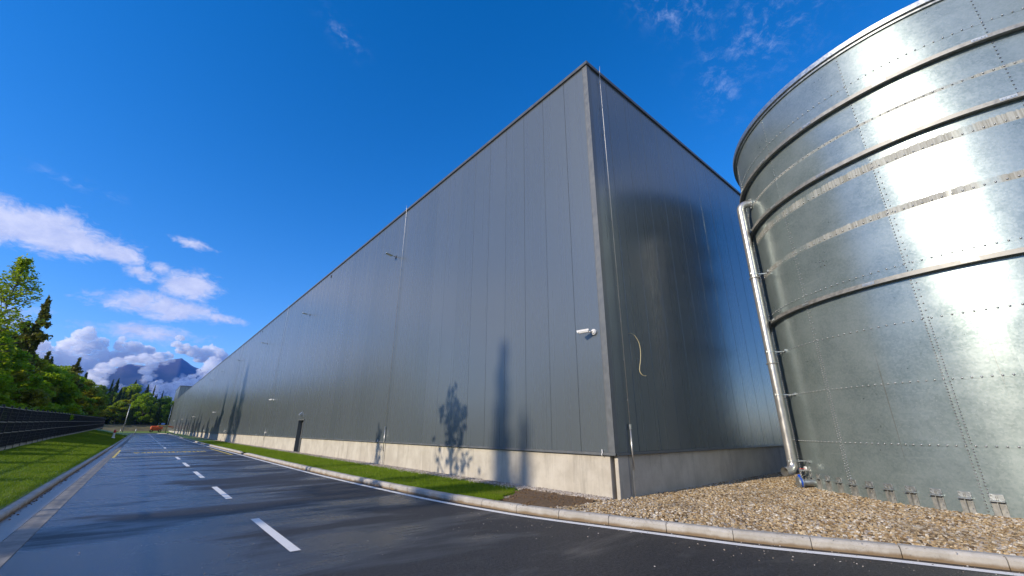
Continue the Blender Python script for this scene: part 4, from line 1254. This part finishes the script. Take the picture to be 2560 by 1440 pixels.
def leaves(C, size, flat=0.3, hang=0.0, aspect=1.6):
    """leaf quads (rhombi) at points C"""
    n = len(C)
    u = RG.normal(size=(n, 3)); u[:, 2] *= flat; u[:, 2] -= hang; u /= np.linalg.norm(u, axis=1)[:, None]
    w = RG.normal(size=(n, 3)); w[:, 2] *= flat + .15
    w -= (w * u).sum(1)[:, None] * u; w /= np.linalg.norm(w, axis=1)[:, None]
    s = (size * RG.uniform(.6, 1.35, n))[:, None]
    a = u * s * aspect / 2; b = w * s / 2
    V = np.stack([C - a, C - b, C + a, C + b], 1).reshape(-1, 3)
    return V, np.arange(4 * n).reshape(-1, 4)


class Branches:
    def __init__(s): s.mb = MB()
    def limb(s, p, d, L, r, droop=0.0, bend=.15, n=5, sides=5):
        pts = [Vector(p)]; d = Vector(d).normalized()
        for i in range(n):
            d = (d + Vector(RG.normal(0, bend, 3)) * .5 + Vector((0, 0, -droop))).normalized(); pts.append(pts[-1] + d * L / n)
        s.mb.tube(pts, [r * (1 - .8 * i / n) for i in range(n + 1)], sides, cap=False); return pts


def tree_spread(h, crown0, width, nl, leaf_n, leafmat, leafsize, up=.7, bark='bark', sparse=1.0, flat=.25, lean=.0, spray=.35):
    """leafy tree: stem, rising limbs with sideways sprays of leaves"""
    B = Branches(); st = [Vector((0, 0, -.3))]; cur = Vector((0, 0, -.3))
    for i in range(10):
        cur = cur + Vector((RG.normal(0, .012) * h + lean * h * .02, RG.normal(0, .012) * h, (h + .3) / 10)); st.append(cur.copy())
    B.mb.tube(st, [h * .0125 * (1 - .9 * i / 10) + .01 for i in range(11)], 8, cap=False)
    C = []
    per = leaf_n // nl
    for k in range(nl):
        f = crown0 + (1 - crown0) * ((k + RG.random()) / nl); q = f * 10; i = min(9, int(q)); p = st[i].lerp(st[i + 1], q - i)
        a = k * 2.4 + RG.normal(0, .3); g = (f - crown0) / (1 - crown0)
        w = width * (math.sin(math.pi * min(1, g * .8 + .18)) ** .7) * (1 - .35 * g) * RG.uniform(.75, 1.15)
        e = up * (.25 + g) + RG.normal(0, .1)
        pts = B.limb(p, (math.cos(a), math.sin(a), e), max(.5, w), h * .0035 + .006, droop=.03)
        for j in range(2):
            m_ = RG.integers(2, 5); pp = pts[int(m_)]; a2 = a + RG.choice([-1, 1]) * RG.uniform(.5, 1.0)
            B.limb(pp, (math.cos(a2), math.sin(a2), e * .6), w * .45, .008 + h * .0012, n=3, sides=3)
        P_ = np.array([tuple(v) for v in pts]); t = RG.random(per) ** .6 * (len(pts) - 1); i0 = np.minimum(t.astype(int), len(pts) - 2); fr = (t - i0)[:, None]
        c = P_[i0] * (1 - fr) + P_[i0 + 1] * fr
        side = np.array([-math.sin(a), math.cos(a), 0]); sp = w * spray * (.35 + .65 * (1 - np.abs(t / (len(pts) - 1) - .55)))
        c = c + side * (RG.normal(0, 1, per) * sp * .6)[:, None] + RG.normal(0, 1, (per, 3)) * np.array([.12, .12, .16]) * max(1, h / 10)
        c += np.round(RG.normal(0, 1, (per, 1)) * 1.2) * np.array([0, 0, .12])
        keep = RG.random(per) < sparse; C.append(c[keep])
    C = np.concatenate(C)
    V, F = leaves(C, leafsize, flat)
    return B.mb.mesh('trunk', MAT[bark], True), mesh_np('crown', V, F, leafmat)


def tree_spruce(h, width, nl, leaf_n, leafmat, leafsize, crown0=.06, ragged=.2, bark='bark', hang=.6):
    B = Branches(); st = [Vector((0, 0, -.3)) + Vector((RG.normal(0, .02), RG.normal(0, .02), (h + .3) * i / 8)) for i in range(9)]
    B.mb.tube(st, [h * .012 * (1 - .95 * i / 8) + .008 for i in range(9)], 8, cap=False)
    C = []; wts = []
    ks = []
    for k in range(nl):
        g = ((k + RG.random() * .8) / nl) ** 1.0; f = crown0 + (1 - crown0) * g
        a = k * 2.4 + RG.normal(0, .4); w = width * ((1 - g) ** .85 + .03) * RG.uniform(1 - ragged * 1.4, 1 + ragged)
        if RG.random() < ragged * .5: w *= .45
        p = Vector((0, 0, h * f)); e = -.25 + .9 * g ** 2
        pts = B.limb(p, (math.cos(a), math.sin(a), e), w, .012 + h * .0014, droop=.05, bend=.06, n=4, sides=3)
        m_ = max(8, int(leaf_n / nl * (w / (width * .55))))
        P_ = np.array([tuple(v) for v in pts]); t = RG.random(m_) ** .75 * 4; i0 = np.minimum(t.astype(int), 3); fr = (t - i0)[:, None]
        c = P_[i0] * (1 - fr) + P_[i0 + 1] * fr
        side = np.array([-math.sin(a), math.cos(a), 0]); c = c + side * (RG.normal(0, 1, m_) * w * .17)[:, None]
        c[:, 2] -= RG.exponential(.16, m_) * h / 16 * 1.3; C.append(c)
    C.append(np.stack([RG.normal(0, .05, 40), RG.normal(0, .05, 40), h * RG.uniform(.93, 1.02, 40)], 1))
    C = np.concatenate(C); V, F = leaves(C, leafsize, .5, hang, 2.2)
    return B.mb.mesh('trunk', MAT[bark], True), mesh_np('crown', V, F, leafmat)


def tree_bushy(h, width, clumps, leaf_n, leafmat, leafsize, crown0=.2, bark='bark'):
    B = Branches(); B.mb.tube([(0, 0, -.3), (RG.normal(0, .1), 0, h * .4), (0, RG.normal(0, .2), h * .8)], [h * .014, h * .01, .02], 7, cap=False)
    C = []
    for k in range(clumps):
        while True:
            q = RG.uniform(-1, 1, 3)
            if (q ** 2).sum() < 1 and (q ** 2).sum() > .12: break
        z = h * (crown0 + (1 - crown0) * (q[2] * .5 + .5)); prof = 1 - .55 * max(0, q[2]) ** 1.5
        c0 = np.array([q[0] * width * prof, q[1] * width * prof, z])
        B.limb((0, 0, min(z * .7, h * .7)), tuple(c0 - np.array([0, 0, min(z * .7, h * .7)])), np.linalg.norm(c0 - np.array([0, 0, z * .7])), .03, n=3, sides=3)
        m_ = leaf_n // clumps; r = width * RG.uniform(.16, .34)
        d = RG.normal(size=(m_, 3)); d /= np.linalg.norm(d, axis=1)[:, None]; d *= (RG.random(m_) ** .4)[:, None]
        C.append(c0 + d * np.array([r, r, r * .7]))
    C = np.concatenate(C); V, F = leaves(C, leafsize, .6)
    return B.mb.mesh('trunk', MAT[bark], True), mesh_np('crown', V, F, leafmat)


KIND = {}
def kind(name, ms): KIND[name] = ms
kind('tall_beech', tree_spread(17, .34, 4.6, 58, 5200, MAT['beech'], .25, up=.75, flat=.12, spray=.34))
kind('beech', tree_spread(15, .15, 4.4, 70, 15000, MAT['beech'], .28, up=.6, flat=.2, spray=.45))
kind('bright_tree', tree_bushy(11, 3.4, 60, 13000, MAT['bright'], .26, .05))
kind('olive_tree', tree_bushy(12, 3.6, 60, 12000, MAT['olive'], .28, .08))
kind('dark_tree', tree_bushy(13, 4.2, 60, 12000, MAT['beech'], .32, .08))
kind('bush', tree_bushy(5, 2.9, 34, 7000, MAT['bright'], .22, -.02))
kind('olive_bush', tree_bushy(5.5, 3.0, 34, 7000, MAT['olive'], .24, -.02))
kind('spruce', tree_spruce(20, 3.6, 120, 14000, MAT['spruce'], .34, .05, .2))
kind('slim_spruce', tree_spruce(18, 2.1, 110, 10000, MAT['spruce'], .30, .05, .3))
kind('ragged_spruce', tree_spruce(16.5, 3.0, 62, 9500, MAT['spruce2'], .26, .30, .55, 'bark2', .9))
kind('larch', tree_spruce(14, 2.9, 80, 8000, MAT['spruce2'], .24, .12, .35))
kind('sapling', tree_spread(8.2, .42, 2.5, 24, 290, MAT['beech'], .24, up=1.8, flat=.5, spray=.05))


def tree(k, x, y, h, rz=None, label=None, grp=None, name='tree', cat='tree', z=None, sxy=None):
    tm, cm = KIND[k]; h0 = {'tall_beech': 17, 'beech': 15, 'bright_tree': 11, 'olive_tree': 12, 'dark_tree': 13, 'bush': 5, 'olive_bush': 5.5, 'spruce': 20, 'slim_spruce': 18, 'ragged_spruce': 16.5, 'larch': 14, 'sapling': 8.2}[k]
    if z is None:
        fx, fz = fence_at(y); z = fz + .02 * max(0, fx - x)
        if y > 215: z = 3.3
        if y < -12: z = 0.0
    s = h / h0
    t = empty(name, (x, y, z), RG.uniform(0, 6.28) if rz is None else rz, label=label, cat=cat, group=grp)
    sx = (sxy or 1.0) * s * (1 + .08 * RG.normal())
    t.scale = (sx, sx, s)
    link('trunk', tm, t); link('crown', cm, t)
    return t


def azd(az, D): return math.sin(rad(az)) * D, math.cos(rad(az)) * D


# trees that stand out on the left
x, y = azd(-12.1, 62); tree('tall_beech', x, y, 16.4, 0.6, 'tallest airy beech at the left edge, standing above the fence', name='beech_tree', sxy=.62)
x, y = azd(-13.4, 66); tree('tall_beech', x, y, 14.5, 2.2, 'leafy beech half out of the picture at the left edge', name='beech_tree', sxy=.8)
x, y = azd(-9.3, 76); tree('ragged_spruce', x, y, 15.9, 1.0, 'ragged half-bare spruce leaning over the bushes behind the fence', name='spruce_tree')
x, y = azd(-10.6, 80); tree('beech', x, y, 11.6, 1.0, 'leafy tree between the tallest beech and the ragged spruce', name='beech_tree')
x, y = azd(-5.9, 108); tree('larch', x, y, 12.2, 1.0, 'lone pointed olive conifer right of the ragged spruce', name='conifer_tree')
x, y = azd(-7.3, 96); tree('bright_tree', x, y, 9.6, .3, 'bright green tree between the ragged spruce and the lone conifer', name='leafy_tree')
RG = np.random.default_rng(21)
for (az, D, k, h) in [(-12.8, 58, 'bright_tree', 8), (-11.8, 60, 'bush', 6.2), (-11.0, 66, 'bright_tree', 9.5), (-10.2, 64, 'olive_bush', 6), (-9.8, 90, 'larch', 12), (-9.4, 72, 'bright_tree', 7.5), (-8.8, 84, 'olive_tree', 9.5), (-8.2, 74, 'bush', 6),
                      (-8.0, 104, 'larch', 12.3), (-7.6, 88, 'bright_tree', 9), (-7.0, 116, 'dark_tree', 11.5), (-6.9, 92, 'bush', 6.2), (-6.4, 104, 'olive_tree', 9.8), (-6.1, 124, 'slim_spruce', 12), (-5.7, 118, 'bright_tree', 9.5), (-5.4, 138, 'dark_tree', 11.5),
                      (-5.0, 130, 'olive_tree', 10), (-4.8, 150, 'bright_tree', 10.5), (-4.3, 160, 'dark_tree', 11), (-4.1, 176, 'olive_tree', 11), (-12.2, 78, 'beech', 12), (-13.2, 84, 'dark_tree', 12.5), (-11.2, 92, 'beech', 12), (-10.1, 104, 'spruce', 14), (-8.9, 112, 'beech', 12), (-7.7, 126, 'spruce', 13.5), (-6.5, 140, 'beech', 12.5), (-5.8, 160, 'spruce', 14), (-5.1, 178, 'spruce', 15)]:
    x, y = azd(az, D)
    nm = {'bush': 'bush', 'olive_bush': 'bush', 'spruce': 'spruce_tree', 'slim_spruce': 'spruce_tree', 'larch': 'conifer_tree'}.get(k, 'leafy_tree')
    lab = {'bush': 'green bush in the dense growth behind the left fence', 'olive_bush': 'olive green bush in the growth behind the left fence', 'spruce': 'dark spruce in the woods behind the left fence', 'larch': 'olive conifer in the woods behind the left fence', 'slim_spruce': 'slim dark spruce in the woods behind the left fence',
           'bright_tree': 'bright green tree in the dense growth behind the fence', 'olive_tree': 'olive green tree in the growth behind the left fence', 'beech': 'mid green tree in the woods behind the left fence', 'dark_tree': 'dark green tree in the woods behind the left fence'}[k]
    tree(k, x, y, h, None, lab, lab.replace(' in ', 's in ', 1) if False else 'trees and bushes behind the left fence: ' + k.replace('_', ' '), name=nm, cat='bush' if 'bush' in k else 'tree', sxy=1.1)
ORD = ['leftmost', 'second from the left', 'third from the left', 'fourth from the left', 'fifth from the left', 'sixth from the left', 'seventh from the left', 'eighth from the left', 'ninth from the left']
byg = {}
for o in COL.objects:
    if str(o.get('group', '')).startswith('trees and bushes behind the left fence'): byg.setdefault(o['label'], []).append(o)
for lb, os_ in byg.items():
    os_.sort(key=lambda o: o.location.x / o.location.y)
    for i, o in enumerate(os_):
        if len(os_) > 1 and i < 9: o['label'] = lb + ', ' + ORD[i]
# undergrowth along the fence further off
for i in range(46):
    y = 36 + i * 3.1 + RG.normal(0, .8); fx = fence_at(y)[0]
    k = RG.choice(['bush', 'olive_bush', 'bush'])
    tree(k, fx - RG.uniform(2.8, 8), y, RG.uniform(1.8, 3.4), None, 'leafy bush of the undergrowth right behind the fence', 'undergrowth along the fence', name='bush', cat='bush', sxy=1.0)
# forest across the far end
r2 = random.Random(6)
far = []
for row, (D0, n) in enumerate(((236, 17), (252, 17), (272, 15), (292, 14))):
    for i in range(n):
        az = -6.6 + 10.0 * (i + r2.uniform(-.3, .3)) / (n - 1)
        top = np.interp(az, [-6.5, -4.4, -3.2, -2.2, -1, 0, 1, 1.6, 2.5, 3.5], [4.2, 3.9, 4.7, 4.6, 4.5, 4.3, 4.0, 3.4, 2.6, 2.6])
        if row == 0: top *= .66
        elif row == 1: top *= .8
        el = top + r2.uniform(-.8, .1)
        con = (row >= 1 and r2.random() < .75) or (row == 0 and r2.random() < .5)
        k = r2.choice(['spruce', 'spruce', 'slim_spruce']) if con else r2.choice(['olive_tree', 'dark_tree', 'bright_tree', 'beech'])
        D = D0 + r2.uniform(-6, 6); x, y = azd(az, D)
        h = max(6, D * math.tan(rad(el)) + EYE - 3.3)
        lab = 'dark spruce in the forest beyond the end of the road' if con else 'broadleaf tree at the forest edge beyond the road end'
        tree(k, x, y, h, None, lab, 'spruces of the far forest' if con else 'broadleaf trees of the far forest', name='spruce_tree' if con else 'leafy_tree', sxy=.8 if con else 1.25)
for az, h, k, l in ((-.2, 12.5, 'bright_tree', 'bright green round tree in the middle of the far forest edge'), (2.05, 9.5, 'bright_tree', 'bright green tree close to the far end of the wall'), (-3.6, 10, 'olive_tree', 'yellow-green tree where the fence meets the far forest')):
    x, y = azd(az, 232); tree(k, x, y, h, None, l, name='leafy_tree', sxy=1.15)
# out of frame: the wood to the left and behind, which shades the lawn and shows in the walls
r3 = random.Random(9)
G0 = 'woodland outside the picture'
for i in range(30):
    y = -34 + i * 5.4 + r3.uniform(-1.6, 1.6)
    if y > 54: break
    x = -27 + r3.uniform(-3, 3)
    if y > 8 and i % 2: continue
    k = r3.choice(['beech', 'dark_tree', 'slim_spruce', 'olive_tree', 'slim_spruce'])
    tree(k, x, y, r3.uniform(9.0, 12.5) * (.72 if y > 8 else 1), None, 'woodland tree standing outside the picture to the left', G0, name='leafy_tree', sxy=.8)
for i in range(24):
    y = -50 + i * 4.6 + r3.uniform(-1.5, 1.5); x = -42 + r3.uniform(-5, 5)
    if x / max(y, 1e-3) < -.24 or y < 0:
        k = r3.choice(['spruce', 'beech', 'dark_tree', 'spruce']); tree(k, x, y, r3.uniform(9, 13), None, 'tall woodland tree far outside the picture to the left', G0, name='leafy_tree')
for i in range(26):
    a = i / 25; x = -30 + 125 * a + r3.uniform(-3, 3); y = -44 - 8 * math.sin(a * 3) + r3.uniform(-5, 5)
    k = r3.choice(['spruce', 'beech', 'dark_tree', 'olive_tree']); tree(k, x, y, r3.uniform(11, 17), None, 'woodland tree standing behind the photographer', G0, name='leafy_tree', z=0, sxy=1.2)
# trees whose shadows cross the wall
tree('slim_spruce', -46, 13.9, 25.5, None, 'slim spruce outside the picture, left of the road', G0, name='spruce_tree', sxy=.66)
tree('slim_spruce', -47, 13.05, 23.7, None, 'slim spruce outside the picture, left of the road', G0, name='spruce_tree', sxy=.7)
tree('sapling', -6.9, 14.4, 8.5, None, 'young tree outside the picture, left of the lawn', G0, name='sapling')
tree('sapling', -8.6, 20.5, 8.0, None, 'young tree outside the picture, left of the lawn', G0, name='sapling', sxy=.7)


# ------------------------------------------------------------------ mountain and clouds
def mountain():
    m, t, p = material('mountain_rock')
    geo = t.n('ShaderNodeNewGeometry'); pos = geo.outputs['Position']; z = t.sep(pos)[2]
    n = t.noise(pos, .006, 8, .65)
    c = t.mix(t.mr(n, .4, .62), (0.010, 0.020, 0.016), (0.03, 0.04, 0.03))
    c = t.mix(t.mr(t.m('ADD', z, t.m('MULTIPLY', n, 260)), 560, 720), c, (0.07, 0.065, 0.07))
    t.l(c, p.inputs['Base Color']); p.inputs['Roughness'].default_value = .95
    az = [-20, -10, -6.5, -4.4, -3.6, -2.6, -1, .4, 1.2, 1.75, 2.4, 3.2, 4, 5, 7, 12, 20, 30]
    el = [1.2, 1.6, 2.6, 3.9, 5.4, 6.2, 6.2, 6.6, 7.1, 7.4, 7.05, 6.5, 6.0, 5.6, 5.0, 4.0, 3.0, 2.0]
    A = np.linspace(-20, 30, 240); Ds = np.concatenate([np.linspace(3600, 5200, 30), np.linspace(5280, 7000, 8)])
    v = []
    for D in Ds:
        for a in A:
            h = math.tan(rad(float(np.interp(a, az, el)))) * 5200
            s = (D - 3600) / 1600 if D <= 5200 else max(0, 1 - (D - 5200) / 1800)
            x, y = azd(a, D)
            nn = noise.fractal(Vector((x * .0016, y * .0011, 0)), 1.0, 2.1, 6); rg = 1 - abs(noise.noise(Vector((x * .0026, y * .0006, 5))) * 2)
            k = s ** 1.25 if D <= 5200 else s
            z = h * k + (nn * 70 + rg * 60 - 40) * (s * (1.15 - s) * 3.2 if D <= 5200 else s * .4) + 12 * noise.noise(Vector((x * .01, y * .01, 1))) * k
            v.append((x, y, z - 5))
    nx = len(A); f = [(j * nx + i, j * nx + i + 1, (j + 1) * nx + i + 1, (j + 1) * nx + i) for j in range(len(Ds) - 1) for i in range(nx - 1)]
    link('mountain', mesh_np('mountain', v, f, m, True), kind='structure')


mountain()


def clouds():
    m, t, p = material('cumulus_cloud')
    nt = m.node_tree; nt.nodes.remove(p)
    vs = t.n('ShaderNodeVolumePrincipled'); vs.inputs['Color'].default_value = (1, 1, 1, 1)
    vs.inputs['Density'].default_value = 0.035; vs.inputs['Anisotropy'].default_value = 0.0
    t.l(vs.outputs[0], nt.nodes['Material Output'].inputs['Volume'])
    bm = bmesh.new(); bmesh.ops.create_icosphere(bm, subdivisions=5, radius=1); bm.verts.ensure_lookup_table()
    SV = np.array([v.co[:] for v in bm.verts]); SF = np.array([[v.index for v in f.verts] for f in bm.faces]); bm.free()
    rc = np.random.default_rng(3)

    m2, t2, p2 = material('cloud_wisp'); m2.node_tree.nodes.remove(p2)
    v2 = t2.n('ShaderNodeVolumePrincipled'); v2.inputs['Color'].default_value = (1, 1, 1, 1); v2.inputs['Density'].default_value = 0.011
    t2.l(v2.outputs[0], m2.node_tree.nodes['Material Output'].inputs['Volume'])

    def bank(name, blobs, D, mat=m, rag=1.0):
        V = []; F = []; base = 0
        for az, el, r in blobs:
            for q in range(5):
                j = rc.normal(0, .42, 2) * r if q else (0, 0); rs = r * (1.0 if q == 0 else rc.uniform(.3, .62))
                if q and j[1] < -0.2 * r: j = (j[0], abs(j[1]))
                dd = D + rc.uniform(-60, 60) - q * 12; x, y = azd(az + j[0], dd); z = dd * math.tan(rad(el + j[1])) + EYE
                R_ = rs * dd * math.pi / 180
                off = rc.uniform(-50, 50, 3)
                d = np.empty(len(SV))
                for i, s in enumerate(SV):
                    w = Vector(s * 1.3 + off); n1 = abs(noise.noise(w)); n2 = abs(noise.noise(w * 2.3)); n3 = abs(noise.noise(w * 5.1)); n4 = abs(noise.noise(w * 11))
                    d[i] = 1.12 - rag * (.60 * n1 - .42 * n2 + .20 * n3 - .10 * n4)
                P_ = SV * d[:, None] * R_ * np.array([1.05, 1.05, .88]); low = P_[:, 2] < -R_ * .35; P_[low, 2] = -R_ * .35 + (P_[low, 2] + R_ * .35) * .45
                V.append(P_ + np.array([x, y, z])); F.append(SF + base); base += len(SV)
        link(name, mesh_np(name, np.concatenate(V), np.concatenate(F), mat, True), kind='stuff')
    bank('cloud_bank', [(-6.1, 8.5, .75), (-6.6, 7.3, 1.0), (-5.3, 7.2, .95), (-4.4, 6.5, .85), (-5.6, 5.6, 1.1), (-4.6, 5.1, .75), (-7.2, 6.0, 1.1), (-4.9, 4.2, .8), (-6.2, 4.4, 1.0), (-8.5, 6.2, 1.2),
                        (-3.2, 7.8, .6), (-2.3, 7.8, .7), (-1.3, 7.6, .65), (-3.0, 7.0, .7), (-1.8, 6.9, .65), (-.6, 7.1, .55), (.4, 7.3, .5), (1.15, 9.3, .38), (1.0, 8.6, .45), (1.7, 8.1, .65), (2.8, 7.9, .7), (4.1, 8.1, .85), (5.0, 7.7, .8), (3.4, 7.3, .6)], 5450)
    bank('mountain_cloud', [(4.6, 6.7, .8), (5.3, 6.1, .9), (4.5, 5.4, .7), (1.2, 3.9, .75), (2.1, 4.2, .75), (3.2, 4.6, .65), (.5, 3.3, .6), (2.2, 3.2, .9), (4.2, 4.8, .8), (3.4, 3.6, .9), (2.5, 4.9, .4),
                               (-.3, 7.0, .6), (-.5, 6.3, .5), (-.9, 5.6, .5), (-.6, 4.9, .42), (.3, 4.3, .5), (3.0, 5.3, .35), (3.9, 5.9, .6), (-1.3, 6.8, .65), (-2.3, 6.6, .55), (-3.2, 6.2, .6), (-3.9, 5.5, .7), (-4.3, 4.7, .7), (-4.1, 4.0, .6)], 4300)
    bank('mountain_wisp', [(-.7, 6.5, .5), (-.5, 6.0, .48), (-.7, 5.5, .42), (-.4, 5.1, .42), (-.6, 4.6, .4), (-.3, 4.2, .4), (.2, 4.0, .45), (1.9, 4.9, .4), (2.3, 5.3, .3), (.3, 6.6, .45), (.9, 6.9, .35), (-1.6, 6.3, .4), (-2.5, 3.9, .4)], 4250, m2, 1.45)


clouds()

# air between here and the mountain
m_, t_, p_ = material('air'); m_.node_tree.nodes.remove(p_)
vp = t_.n('ShaderNodeVolumePrincipled'); vp.inputs['Color'].default_value = (.05, .27, 1.0, 1); vp.inputs['Density'].default_value = 0.00008
t_.l(vp.outputs[0], m_.node_tree.nodes['Material Output'].inputs['Volume'])
MB().box((0, 3100, 340), (9000, 8400, 700)).obj('haze', m_, kind='stuff')
